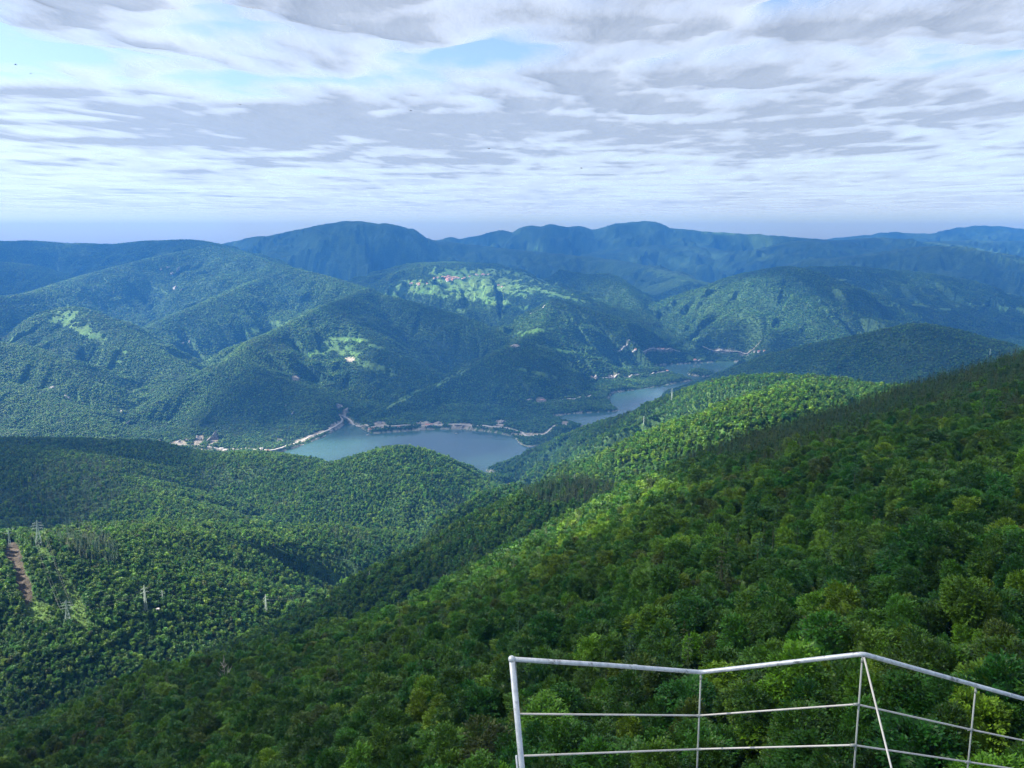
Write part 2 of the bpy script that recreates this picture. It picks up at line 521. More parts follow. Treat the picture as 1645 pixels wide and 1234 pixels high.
    z = np.where(out & (sdl < 420), np.minimum(z, 1.2 + 0.85 * sdl + 0.004 * np.maximum(sdl, 0) ** 2), z)
    z = np.where(~out, np.minimum(z, -0.8 + 0.25 * sdl), z)
    z = np.where(out, np.maximum(z, 0.9), z)
    return z, grp, crest, sdl


def warp_axis(lo, hi, n, dens):
    """n samples of [lo, hi] spaced inversely to the density function"""
    s = np.linspace(lo, hi, 4000)
    c = np.concatenate([[0], np.cumsum(0.5 * (dens(s[1:]) + dens(s[:-1])) * np.diff(s))])
    return np.interp(np.linspace(0, c[-1], n), c, s)


NCOL, NROW = 820, 1180
GA = warp_axis(-1.15, 1.15, NCOL, lambda s: np.where(np.abs(s) < 0.68, 1.0, 0.16))
GL = warp_axis(math.log(3.0), math.log(21400.0), NROW, lambda s: np.where(s < math.log(60), 0.12, np.where(s < math.log(900), 0.35, np.where(s < math.log(3300), 0.8, np.where(s < math.log(10500), 1.6, 0.75)))))
GY = np.exp(GL)
A2, Y2 = np.meshgrid(GA, GY, indexing='xy')
X2 = A2 * Y2
print('grid', round(time.time() - T0, 1))
Z2, GRP2, CREST2, SDL2 = [v.reshape(NROW, NCOL) for v in terrain_fields(X2.ravel(), Y2.ravel())]
X2 = X2.astype(np.float32); Y2 = Y2.astype(np.float32)
print('terrain', round(time.time() - T0, 1))


def grid_sample(F, x, y):
    """bilinear value of a grid field at world x, y"""
    x = np.asarray(x, float); y = np.maximum(np.asarray(y, float), 3.001)
    a = np.clip(x / y, GA[0], GA[-1]); l = np.log(y)
    i = np.interp(a, GA, np.arange(NCOL)); j = np.interp(l, GL, np.arange(NROW))
    i0 = np.clip(i.astype(int), 0, NCOL - 2); j0 = np.clip(j.astype(int), 0, NROW - 2)
    fi = i - i0; fj = j - j0
    return F[j0, i0] * (1 - fi) * (1 - fj) + F[j0, i0 + 1] * fi * (1 - fj) + F[j0 + 1, i0] * (1 - fi) * fj + F[j0 + 1, i0 + 1] * fi * fj


def ground(x, y):
    return float(grid_sample(Z2, np.array([x]), np.array([y]))[0])


TAN2 = (Z2 - CAM_Z) / Y2                                   # elevation of each ground point from the lookout
VIS2 = np.maximum.accumulate(np.vstack([np.full((1, NCOL), -9.0), TAN2[:-1]]), axis=0)


def hit(px, py, dmin=60.0):
    """first ground point that the sight line through a photo pixel meets"""
    a, t = ray(px, py)
    D = np.exp(np.linspace(math.log(dmin), math.log(40000), 6000))
    z = grid_sample(Z2, a * D, D)
    k = np.argmax(z >= CAM_Z + t * D)
    D = D[k]
    return np.array([a * D, D, z[k]])


PX2, PY2 = pix(X2, Y2, Z2)
SEEN2 = TAN2 >= VIS2 - 6.0 / Y2


# ------------------------------------------------------------------ land cover
def patch(px, py, rx, ry, rot=0.0, dlo=0.0, dhi=1e9, seed=0, rough=0.6):
    """ragged oval of land cover, 1 inside"""
    c, s = math.cos(rot), math.sin(rot)
    dx = PX2 - px; dy = PY2 - py
    q = np.sqrt(((dx * c + dy * s) / rx) ** 2 + ((-dx * s + dy * c) / ry) ** 2)
    m = (q < 2.0) & (Y2 > dlo) & (Y2 < dhi) & SEEN2
    out = np.zeros(q.shape, np.float32)
    n = fbm(X2[m] / 80 + seed * 7.7, Y2[m] / 110, 5, 200 + seed, .65) * rough * 2.2
    out[m] = smooth(1.08, 0.92, q[m] + n)
    return out


MEADOW = np.zeros(Z2.shape, np.float32)
for k, (px, py, rx, ry, rot, lo, hi, rough) in enumerate([
        (565,546,36,3.5,.04,4500,6500,.4),(545,560,40,9,.2,4500,6500,1.0),(620,563,30,4,.35,4500,6500,.9),(505,568,16,4,0,4500,6500,.9),(600,590,40,6,.3,4500,6500,1.1),
        (90,512,34,7,-.12,4800,6200,.7),(115,503,26,5,.1,4800,6200,.9),(180,580,14,3,.1,4400,6200,.8),(130,530,50,8,.4,4500,6200,1.3),
        (510,489,16,3,-.3,5500,6800,.7),(405,531,20,5,-.3,5000,7500,.9),(450,520,25,5,0,5000,7500,1.1),
        (700,462,70,11,-.06,7000,9600,.9),(790,457,75,13,.12,7000,9600,.9),(760,438,60,6,0,7500,9900,1.2),(850,447,40,5,.25,7500,9900,.9),(735,500,14,4,0,7000,9000,.7),(640,468,40,8,-.3,7000,9600,1.0),(770,478,60,8,.2,7000,9600,1.2),(880,470,30,4,.3,7000,9600,.9),(920,480,30,3,.2,6500,9600,.8),
        (860,532,24,4,-.2,5000,6800,.7),(890,560,40,3,.2,5000,6000,.8),(865,600,30,4,.2,4800,6000,1.2),
        (1480,490,20,3,.12,7000,9500,.6),(1515,497,16,2.5,.05,7000,9500,.6),(1570,490,18,2,.05,7000,9500,.7),(1620,495,36,3,.12,7000,9500,.7),(1350,451,12,2,0,7000,9500,.8),
        (1120,452,30,3,.05,8000,11500,.8),(1085,443,40,5,.2,8500,11500,1.2),(1115,543,14,2,0,6000,8000,.6),
        (650,640,30,3,-.5,4200,5000,.8),(720,609,26,3,-.5,4500,5200,.9),(1120,575,20,3,0,6200,7200,.8),
        (1160,375,24,2,.05,14000,20000,.8),(1560,400,50,3,.1,9000,20000,1.0),(1480,391,30,2,.05,14000,20000,.9),(1610,415,40,3,.1,9000,20000,1.1),(860,398,18,2,.1,9000,20000,.8),(1060,438,8,2,0,8500,12000,.6)]):
    MEADOW = np.maximum(MEADOW, patch(px, py, rx, ry, rot, lo, hi, k, rough) * (0.55 if k in (1, 2, 4, 5, 6, 7, 8, 10, 11) else 1.0))
SHRUB = np.zeros(Z2.shape, np.float32)      # cleared strips under the power lines, low scrub
for k, (px, py, rx, ry, rot) in enumerate([(95,930,60,11,1.02),(60,985,34,14,.9),(120,985,16,10,0),(480,968,50,6,-.05),(130,1000,30,8,.5),(245,985,26,4,0)]):
    SHRUB = np.maximum(SHRUB, patch(px, py, rx, ry, rot, 700, 2000, 100 + k, .5))
BARE = np.zeros(Z2.shape, np.float32)
for k, (px, py, rx, ry, rot, lo, hi, rough) in enumerate([
        (25,900,30,13,1.28,700,1600,.12),(38,940,30,13,1.28,700,1600,.15),
        (347,706,13,4,-.9,3500,5000,1.3),(320,709,11,4,-.8,3500,5000,1.4),(287,713,10,5,0,3500,5000,1.1),(258,713,7,4,0,3500,5000,1.1),(230,716,16,3,0,3500,5000,.5),(350,724,26,1.5,.1,3500,5000,1.0),
        (610,683,10,5,0,4000,5000,.6),(680,682,12,5,0,4000,5000,.7),(705,683,14,4,0,4000,5000,.6),(745,684,16,3,0,4000,5000,.7),(803,680,8,6,0,4000,5000,.7),(850,698,30,2.5,0,4000,5000,.7),
        (490,705,30,3,-.35,3900,4600,.6),(449,711,5,6,0,3900,4600,.7),(540,684,8,6,0,3900,4700,.7),(555,662,6,5,0,4000,5000,.7),(545,652,6,3,0,4000,5000,.7),
        (956,607,6,4,0,5200,6200,.6),(983,605,8,3,0,4500,6200,.6),(908,682,7,5,0,4200,4800,.6),(870,643,12,4,0,4500,5500,.6),
        (826,556,10,3,0,5000,6000,.6),(560,577,8,3,.3,4800,6000,.8),(475,608,6,4,0,4300,5000,.8)]):
    BARE = np.maximum(BARE, patch(px, py, rx, ry, rot, lo, hi, 150 + k, rough))

ROADS_PX = [
    ('pale shore road at the foot of the far hills, left of the lake arm', [(214,717),(250,716),(275,714),(310,716),(340,719),(362,722),(395,720),(425,724),(445,722),(470,714),(495,703),(520,694),(540,685),(550,676),(546,668),(556,672),(566,680),(578,686),(592,688)]),
    ('pale shore road with earth cuttings along the middle of the far bank', [(592,688),(615,685),(640,684),(670,684),(700,682),(730,682),(760,684),(790,686),(815,688),(835,694),(845,700),(865,699),(880,694),(890,685),(898,679),(912,684)]),
    ('short pale road above the second bay of the lake', [(846,650),(862,648),(880,646),(905,642),(925,641),(940,638),(949,632)]),
    ('pale road across the long headland before the upper lake', [(968,608),(990,606),(1020,603),(1050,600),(1072,597),(1090,600)]),
    ('distant pale road on the far bank left of the upper lake', [(985,570),(1010,567),(1035,566),(1065,563),(1095,562)]),
    ('distant pale road right of the upper lake', [(1128,558),(1140,563),(1155,565),(1190,567),(1222,568)]),
    ('pale track climbing the headland below the village', [(851,504),(862,500),(870,497),(875,491)]),
]
ROADS = []
for lab, pts in ROADS_PX:
    w = np.array([hit(px, py, 3000.0) for px, py in pts])
    # a sight line may slip past a bank: keep the depths of neighbouring points together
    dm = np.array([np.median(w[max(0, i - 2):i + 3, 1]) for i in range(len(w))])
    dd_ = np.clip(w[:, 1], dm - 60, dm + 60)
    w[:, 0] *= dd_ / w[:, 1]; w[:, 1] = dd_
    w = catmull(w, 6)
    w[:, 2] = grid_sample(Z2, w[:, 0], w[:, 1])
    ROADS.append((lab, w))
RD = np.full(Z2.shape, 1e9, np.float32)
RUP = np.zeros(Z2.shape, np.float32)
for lab, w in ROADS:
    bb = (X2 > w[:, 0].min() - 140) & (X2 < w[:, 0].max() + 140) & (Y2 > w[:, 1].min() - 140) & (Y2 < w[:, 1].max() + 140)
    x = X2[bb]; y = Y2[bb]
    d = np.full(x.shape, 1e9); dz = np.zeros(x.shape)
    for k in range(len(w) - 1):
        e = w[k + 1, :2] - w[k, :2]
        t = np.clip(((x - w[k, 0]) * e[0] + (y - w[k, 1]) * e[1]) / (e @ e + 1e-6), 0, 1)
        q = np.hypot(x - w[k, 0] - t * e[0], y - w[k, 1] - t * e[1])
        b = q < d
        d = np.where(b, q, d); dz = np.where(b, Z2[bb] - (w[k, 2] + t * (w[k + 1, 2] - w[k, 2])), dz)
    b2 = RD[bb]
    RUP[bb] = np.where(d < b2, dz, RUP[bb])
    RD[bb] = np.minimum(b2, d)
cutn = fbm(X2 / 60, Y2 / 60, 4, 310, .6)
CUT = smooth(0, 1, (8 + 60 * np.clip(cutn - 0.12, 0, 1) * (RUP > -2) * (Y2 < 5200) - RD) / 6)
BARE = np.maximum(BARE, CUT.astype(np.float32))
# bare water's edge
EDGE = ((SDL2 > -2) & (SDL2 < 5 + 16 * cutn)).astype(np.float32)

n_a = fbm(X2 / 900, Y2 / 900, 4, 401)
n_b = fbm(X2 / 160, Y2 / 160, 4, 402)
n_c = fbm(X2 / 38, Y2 / 55, 3, 403)
v = np.clip(0.5 + 0.9 * n_a + 0.8 * n_b + 0.5 * n_c, 0, 1)[..., None]
FOREST = np.array([0.020, 0.055, 0.022]) * (1 - v) + np.array([0.060, 0.115, 0.030]) * v
# hay meadows and small clearings far out
mead_c = np.array([0.075, 0.170, 0.034]) * (1 - .6 * v) + np.array([0.15, 0.22, 0.06]) * .6 * v
bare_c = np.array([0.31, 0.27, 0.21]) * (0.75 + 0.5 * np.clip(0.5 + n_c, 0, 1)[..., None])
shrub_c = np.array([0.070, 0.125, 0.030]) * (0.7 + 0.6 * v)
brown_c = np.array([0.075, 0.062, 0.046]) * (0.8 + 0.5 * np.clip(.5 + n_c, 0, 1)[..., None])
cl = FOREST
cl = cl * (1 - SHRUB[..., None]) + shrub_c * SHRUB[..., None]
holes = smooth(0.10, 0.24, fbm(X2 / 60, Y2 / 95, 5, 410, .62)) * 0.92
mf = (MEADOW * (1 - holes))[..., None]
cl = cl * (1 - mf) + mead_c * mf
bc = np.where((Y2 < 2000)[..., None], brown_c, bare_c)
cl = cl * (1 - BARE[..., None]) + bc * BARE[..., None]
cl = np.where(EDGE[..., None] > 0.5, np.array([0.30, 0.28, 0.23]), cl)
COVER = cl.astype(np.float32)

# ground material: colour from the land cover, fine relief from noise
k = NT('wooded_ground')
at = k.n('ShaderNodeAttribute', attribute_name='cover')
geo = k.n('ShaderNodeNewGeometry')
nz = k.n('ShaderNodeTexNoise', Scale=0.055, Detail=5.0, Roughness=0.65)
k.l(geo.outputs['Position'], nz.inputs['Vector'])
fac = k.ramp(nz.outputs[0], [(0.30, 0.45), (0.70, 1.5)])
c = k.mix(1.0, at.outputs['Color'], fac, 'MULTIPLY')
b = k.n('ShaderNodeBsdfPrincipled', Roughness=0.9)
b.inputs['Specular IOR Level'].default_value = 0.15
bp = k.n('ShaderNodeBump', Strength=0.9, Distance=9.0)
k.l(nz.outputs[0], bp.inputs['Height'])
k.l(bp.outputs[0], b.inputs['Normal'])
k.l(c, b.inputs['Base Color'])
k.l(b.outputs[0], k.out.inputs[0])
M_GROUND = k.m

idx = np.arange(NROW * NCOL).reshape(NROW, NCOL)
quads = np.stack([idx[:-1, :-1], idx[:-1, 1:], idx[1:, 1:], idx[1:, :-1]], -1).reshape(-1, 4)
qg = GRP2[:-1, :-1].ravel()
V = np.stack([X2, Y2, Z2], -1).reshape(-1, 3).astype(np.float32)
# normals of the whole ground, so that the pieces meet without seams
dX = np.gradient(np.stack([X2, Y2, Z2], -1), axis=1); dY = np.gradient(np.stack([X2, Y2, Z2], -1), axis=0)
NRM = np.cross(dX, dY).reshape(-1, 3)
NRM = (NRM / np.linalg.norm(NRM, axis=1, keepdims=True)).astype(np.float32)
CV = np.concatenate([COVER.reshape(-1, 3), np.ones((NROW * NCOL, 1), np.float32)], 1)
for g in sorted(GROUP_LABEL):
    f = quads[qg == g]
    if len(f) == 0: continue
    used, inv = np.unique(f.ravel(), return_inverse=True)
    nm, lab = GROUP_LABEL[g]
    o = mesh_object(nm, V[used], inv.reshape(-1, 4), M_GROUND, smooth_shade=True)
    ca = o.data.color_attributes.new('cover', 'FLOAT_COLOR', 'POINT')
    ca.data.foreach_set('color', CV[used].ravel())
    o.data.normals_split_custom_set_from_vertices(NRM[used])
    tag(o, lab, None, None, 'structure')

# the land behind the lookout, coarse: it is never in view from here
th = np.linspace(-math.pi, math.pi, 97)
rr = np.concatenate([[0], np.exp(np.linspace(math.log(6), math.log(12000), 36))])
TH, RR = np.meshgrid(th, rr)
xx = RR * np.sin(TH); yy = -RR * np.cos(TH) * 1.0
keep = (yy <= 3.0) | (np.abs(xx) > 1.14 * yy)
zz = CAM_Z - 6.45 - 0.32 * RR * (RR < 1400) - 448 * (RR >= 1400) + 40 * fbm(xx / 400, yy / 400, 3, 77) * smooth(30, 300, RR)
zz = np.where(keep, zz, -400)
fx = np.clip(xx, -30000, 30000)
ii = np.arange(TH.size).reshape(TH.shape)
qd = np.stack([ii[:-1, :-1], ii[:-1, 1:], ii[1:, 1:], ii[1:, :-1]], -1).reshape(-1, 4)
kp = keep.ravel()
qd = qd[kp[qd].all(1)]
o = mesh_object('ground', np.stack([xx, yy, zz], -1).reshape(-1, 3), qd, M_GROUND, smooth_shade=True)
ca = o.data.color_attributes.new('cover', 'FLOAT_COLOR', 'POINT')
ca.data.foreach_set('color', np.tile([0.04, 0.085, 0.026, 1], TH.size).astype(np.float32))
tag(o, 'wooded ground behind the lookout', None, None, 'structure')

# roads on the far bank
M_ROAD = simple_mat('pale_road', (0.50, 0.46, 0.40), 0.9, 0, 0.15, 0.05)
for lab, w in ROADS:
    d = np.gradient(w[:, :2], axis=0)
    d /= np.linalg.norm(d, axis=1, keepdims=True) + 1e-9
    nrm = np.stack([-d[:, 1], d[:, 0]], 1)
    hw = 4.2
    ring = []
    for off, dz in ((-hw - 1.5, -3.0), (-hw, 0), (hw, 0), (hw + 1.5, -3.0)):
        q = w[:, :2] + nrm * off
        zc = np.maximum(grid_sample(Z2, w[:, 0], w[:, 1]), np.maximum(grid_sample(Z2, *(w[:, :2] + nrm * hw).T), grid_sample(Z2, *(w[:, :2] - nrm * hw).T)))
        ring.append(np.column_stack([q, zc + 1.0 + dz]))
    vv = np.stack(ring, 1).reshape(-1, 3)
    n = len(w)
    f = [(4 * i + j, 4 * i + j + 1, 4 * i + j + 5, 4 * i + j + 4) for i in range(n - 1) for j in range(3)]
    o = mesh_object('road', vv, f, M_ROAD)
    tag(o, lab, None, None, 'structure')

# water
k = NT('lake_water')
geo = k.n('ShaderNodeNewGeometry')
n1 = k.n('ShaderNodeTexNoise', Scale=0.02, Detail=5.0, Roughness=0.6)
n2 = k.n('ShaderNodeTexNoise', Scale=0.0022, Detail=3.0)
mp = k.n('ShaderNodeMapping'); mp.inputs['Scale'].default_value = (0.5, 1.0, 1.0)
k.l(geo.outputs['Position'], mp.inputs['Vector'])
k.l(mp.outputs[0], n1.inputs['Vector']); k.l(mp.outputs[0], n2.inputs['Vector'])
c = k.mix(k.ramp(n2.outputs[0], [(0.35, 0.0), (0.65, 1.0)]), (0.040, 0.086, 0.088), (0.048, 0.115, 0.092))
b = k.n('ShaderNodeBsdfPrincipled', Roughness=0.16)
b.inputs['IOR'].default_value = 1.33
k.l(c, b.inputs['Base Color'])
bp = k.n('ShaderNodeBump', Strength=0.35, Distance=1.2)
k.l(n1.outputs[0], bp.inputs['Height']); k.l(bp.outputs[0], b.inputs['Normal'])
k.l(b.outputs[0], k.out.inputs[0])
nx, ny = 24, 30
gx, gy = np.meshgrid(np.linspace(-2300, 3000, nx), np.linspace(2700, 7700, ny))
ii = np.arange(nx * ny).reshape(ny, nx)
# only where the lake is, with a margin under the banks
sq = lake_sdf(gx.ravel().astype(np.float32), gy.ravel().astype(np.float32))
qd = np.stack([ii[:-1, :-1], ii[:-1, 1:], ii[1:, 1:], ii[1:, :-1]], -1).reshape(-1, 4)
qd = qd[(sq[qd] < 260).any(1)]
o = mesh_object('lake', np.column_stack([gx.ravel(), gy.ravel(), np.zeros(nx * ny)]), qd, k.m)
tag(o, 'blue-green reservoir winding between forested hills', None, None, 'structure')
# ------------------------------------------------------------------ cloud deck: one broken layer over the whole country
DECK_Z = 2550.0
CLOUD_OFF = (3000.0, 14000.0)
def deck_axis(lim_lo, lim_hi, n, core):
    s = np.linspace(math.asinh(lim_lo / core), math.asinh(lim_hi / core), n)
    return np.sinh(s) * core
DX = deck_axis(-52000, 52000, 460, 9000)
DYY = deck_axis(-16000, 75000, 460, 9000)
CX, CY = np.meshgrid(DX, DYY)
def cloud_density(x, y):
    x = x + CLOUD_OFF[0]; y = y + CLOUD_OFF[1]
    wx = x + 500 * gnoise(x / 1900, y / 1900, 501); wy = y + 500 * gnoise(x / 1900 + 9, y / 1900, 502)
    big = fbm(wx / 2900, wy / 3800, 3, 510)
    mid = fbm(wx / 850, wy / 1500, 4, 520, 0.55)
    roll = fbm(wx / 2600, wy / 900, 3, 530)
    fine = fbm(wx / 330, wy / 800, 3, 550, 0.6)
    return 0.76 + 0.56 * big + 0.62 * mid + 0.50 * roll + 0.36 * fine
DENS = cloud_density(CX, CY)
# gaps and thick spots added to the deck to light and shade chosen ground: (x, y, z of the lit ground, radius, depth)
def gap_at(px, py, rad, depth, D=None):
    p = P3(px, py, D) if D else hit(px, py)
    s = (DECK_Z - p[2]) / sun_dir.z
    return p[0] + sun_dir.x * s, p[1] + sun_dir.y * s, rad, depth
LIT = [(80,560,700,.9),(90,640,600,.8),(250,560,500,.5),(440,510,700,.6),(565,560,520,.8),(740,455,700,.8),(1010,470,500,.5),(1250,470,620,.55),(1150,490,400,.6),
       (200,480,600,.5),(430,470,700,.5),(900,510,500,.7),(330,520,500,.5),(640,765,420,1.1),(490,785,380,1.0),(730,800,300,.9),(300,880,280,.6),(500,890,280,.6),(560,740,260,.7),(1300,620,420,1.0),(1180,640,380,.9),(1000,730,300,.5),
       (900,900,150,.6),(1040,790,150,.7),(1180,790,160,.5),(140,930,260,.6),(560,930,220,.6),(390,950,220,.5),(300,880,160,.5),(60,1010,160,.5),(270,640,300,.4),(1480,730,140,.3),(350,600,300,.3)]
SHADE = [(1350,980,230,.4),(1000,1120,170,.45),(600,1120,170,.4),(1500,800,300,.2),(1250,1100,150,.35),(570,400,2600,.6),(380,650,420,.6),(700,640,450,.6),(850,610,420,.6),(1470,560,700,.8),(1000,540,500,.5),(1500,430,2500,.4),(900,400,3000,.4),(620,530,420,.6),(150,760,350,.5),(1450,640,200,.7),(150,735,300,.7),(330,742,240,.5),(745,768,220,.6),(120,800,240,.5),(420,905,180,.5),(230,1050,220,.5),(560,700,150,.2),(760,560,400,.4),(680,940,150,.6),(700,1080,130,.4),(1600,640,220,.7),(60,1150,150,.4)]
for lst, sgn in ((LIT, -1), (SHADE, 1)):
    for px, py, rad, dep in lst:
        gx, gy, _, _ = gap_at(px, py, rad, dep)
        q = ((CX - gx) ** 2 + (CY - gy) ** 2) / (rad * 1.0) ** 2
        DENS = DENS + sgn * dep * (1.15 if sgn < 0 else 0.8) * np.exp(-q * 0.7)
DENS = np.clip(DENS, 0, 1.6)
rad = np.hypot(CX, CY)
far_ = smooth(7000, 26000, rad)
DENS = DENS * (1 - .40 * far_) + 0.36 * .40 * far_
rad = np.hypot(CX, CY)
DENS = DENS * smooth(62000, 34000, rad)
CZ = DECK_Z - (130 * np.clip(DENS, 0, 1.3) + 25 * fbm(CX / 700, CY / 500, 2, 540)) * smooth(16000, 3000, rad)
CLOUD_DETAIL = 1.0 / (1.0 + (rad / 14000) ** 1.5)
k = NT('cloud')
at = k.n('ShaderNodeAttribute', attribute_name='cloud_thickness')
geo = k.n('ShaderNodeNewGeometry')
mp = k.n('ShaderNodeMapping'); mp.inputs['Scale'].default_value = (1.0, 0.5, 1.0)
k.l(geo.outputs['Position'], mp.inputs['Vector'])
n1 = k.n('ShaderNodeTexNoise', Scale=0.0016, Detail=7.0, Roughness=0.66)
k.l(mp.outputs[0], n1.inputs['Vector'])
ad = k.n('ShaderNodeAttribute', attribute_name='cloud_detail')
d = k.math('ADD', at.outputs['Fac'], k.math('MULTIPLY', k.math('MULTIPLY', k.math('SUBTRACT', n1.outputs[0], 0.5), 1.35), ad.outputs['Fac']))
alpha = k.ramp(d, [(0.05, 0.0), (0.48, 0.46), (0.92, 0.86)])
white = k.ramp(d, [(0.15, 0.36), (0.45, 0.38), (0.80, 0.30), (1.0, 0.22)])
tint = k.mix(k.ramp(d, [(0.3, 0.0), (1.0, 1.0)]), (0.93, 0.94, 1.0), (0.76, 0.85, 1.0))
colr = k.mix(1.0, tint, white, 'MULTIPLY')
tl = k.n('ShaderNodeBsdfTranslucent'); df = k.n('ShaderNodeBsdfDiffuse')
k.l(colr, tl.inputs[0]); k.l(colr, df.inputs[0])
bp = k.n('ShaderNodeBump', Strength=0.22, Distance=140.0)
k.l(n1.outputs[0], bp.inputs['Height'])
k.l(bp.outputs[0], tl.inputs['Normal']); k.l(bp.outputs[0], df.inputs['Normal'])
ms = k.n('ShaderNodeMixShader'); ms.inputs[0].default_value = 0.25
k.l(tl.outputs[0], ms.inputs[1]); k.l(df.outputs[0], ms.inputs[2])
tr = k.n('ShaderNodeBsdfTransparent')
mx = k.n('ShaderNodeMixShader')
k.l(alpha, mx.inputs[0]); k.l(tr.outputs[0], mx.inputs[1]); k.l(ms.outputs[0], mx.inputs[2])
k.l(mx.outputs[0], k.out.inputs[0])
ii = np.arange(CX.size).reshape(CX.shape)
qd = np.stack([ii[:-1, :-1], ii[:-1, 1:], ii[1:, 1:], ii[1:, :-1]], -1).reshape(-1, 4)
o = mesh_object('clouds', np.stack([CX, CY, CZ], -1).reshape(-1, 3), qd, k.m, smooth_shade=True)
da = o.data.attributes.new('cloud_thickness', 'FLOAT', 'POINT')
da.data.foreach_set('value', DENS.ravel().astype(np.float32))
da = o.data.attributes.new('cloud_detail', 'FLOAT', 'POINT')
da.data.foreach_set('value', CLOUD_DETAIL.ravel().astype(np.float32))
tag(o, 'broken layer of grey and white clouds over the mountains', None, None, 'stuff')

# ------------------------------------------------------------------ haze
HAZE_DENS = 4.9e-5
k = NT('haze_air')
pv = k.n('ShaderNodeVolumePrincipled')
pv.inputs['Color'].default_value = (0.08, 0.36, 1.0, 1)
pv.inputs['Density'].default_value = HAZE_DENS
pv.inputs['Anisotropy'].default_value = 0.0
k.l(pv.outputs[0], k.out.inputs['Volume'])
hx0, hx1, hy0, hy1, hz0, hz1 = -26000, 26000, -12500, 21500, min(float(Z2.min()) - 1.0, -420), max(1000.0, float(Z2.max()) + 60)
vv = [(x, y, z) for z in (hz0, hz1) for x, y in ((hx0, hy0), (hx1, hy0), (hx1, hy1), (hx0, hy1))]
o = mesh_object('haze', vv, [(0, 3, 2, 1), (4, 5, 6, 7), (0, 1, 5, 4), (1, 2, 6, 5), (2, 3, 7, 6), (3, 0, 4, 7)], k.m)
tag(o, 'blue summer haze over the far mountains', None, None, 'stuff')
print('sky', round(time.time() - T0, 1), 'haze top', hz1, 'bottom', hz0)
# ------------------------------------------------------------------ trees
def leaf_mat(name, color, trans=(0.10, 0.17, 0.02), tr=0.22, rough=0.5):
    k = NT(name)
    oi = k.n('ShaderNodeObjectInfo')
    geo = k.n('ShaderNodeNewGeometry')
    hs = k.n('ShaderNodeHueSaturation')
    hs.inputs['Color'].default_value = (*color, 1)
    rv = k.math('ADD', k.math('MULTIPLY', oi.outputs['Random'], 0.6), 0.7)
    iv = k.math('ADD', k.math('MULTIPLY', geo.outputs['Random Per Island'], 0.7), 0.65)
    k.l(k.math('MULTIPLY', rv, iv), hs.inputs['Value'])
    k.l(k.math('ADD', k.math('MULTIPLY', k.math('FRACT', k.math('MULTIPLY', oi.outputs['Random'], 7.31)), 0.04), 0.48), hs.inputs['Hue'])
    b = k.n('ShaderNodeBsdfPrincipled', Roughness=rough)
    b.inputs['Specular IOR Level'].default_value = 0.35
    k.l(hs.outputs[0], b.inputs['Base Color'])
    t = k.n('ShaderNodeBsdfTranslucent')
    k.l(k.mix(0.5, hs.outputs[0], trans), t.inputs[0])
    mx = k.n('ShaderNodeMixShader'); mx.inputs[0].default_value = tr
    k.l(b.outputs[0], mx.inputs[1]); k.l(t.outputs[0], mx.inputs[2])
    k.l(mx.outputs[0], k.out.inputs[0])
    return k.m


TINTS = [('deep green', (0.030, 0.116, 0.010)), ('mid green', (0.056, 0.160, 0.010)), ('bright green', (0.115, 0.240, 0.012)), ('olive', (0.062, 0.100, 0.012))]
M_LEAF = [leaf_mat('leaves_' + n.replace(' ', '_'), c) for n, c in TINTS]
CTINTS = [('dark green', (0.022, 0.075, 0.018)), ('brownish green', (0.042, 0.076, 0.016))]
M_NEEDLE = [leaf_mat('needles_' + n.replace(' ', '_'), c, (0.04, 0.07, 0.02), 0.08, 0.55) for n, c in CTINTS]
M_BARK = simple_mat('bark', (0.17, 0.155, 0.13), 0.9, 0, 0.3, 3.0, 0.4)
M_PINE_BARK = simple_mat('pine_bark', (0.15, 0.09, 0.055), 0.9, 0, 0.3, 3.0, 0.4)


def norm(v):
    return v / (np.linalg.norm(v, axis=-1, keepdims=True) + 1e-9)


def kites(p, e1, e2, l, w):
    """leaf-shaped quads: centre, long axis, short axis"""
    l = np.asarray(l)[..., None]; w = np.asarray(w)[..., None]
    v = np.stack([p - e1 * l * .5, p + e2 * w * .5 - e1 * l * .08, p + e1 * l * .5, p - e2 * w * .5 - e1 * l * .08], 1).reshape(-1, 3)
    return v, np.arange(len(v)).reshape(-1, 4)


def lumpy(center, rx, rz, seed, n=2):
    bm = bmesh.new()
    bmesh.ops.create_icosphere(bm, subdivisions=n, radius=1.0)
    v = np.array([x.co[:] for x in bm.verts]); f = np.array([[q.index for q in p.verts] for p in bm.faces])
    bm.free()
    r = 1 + 0.28 * np.sin(v @ np.array([3.1, 1.7, 2.3]) + seed) * np.cos(v @ np.array([-2.2, 3.3, 1.9]) + seed * 2.1)
    v = v * r[:, None] * np.array([rx, rx, rz]) + np.asarray(center)
    return v, np.column_stack([f, f[:, 2]])


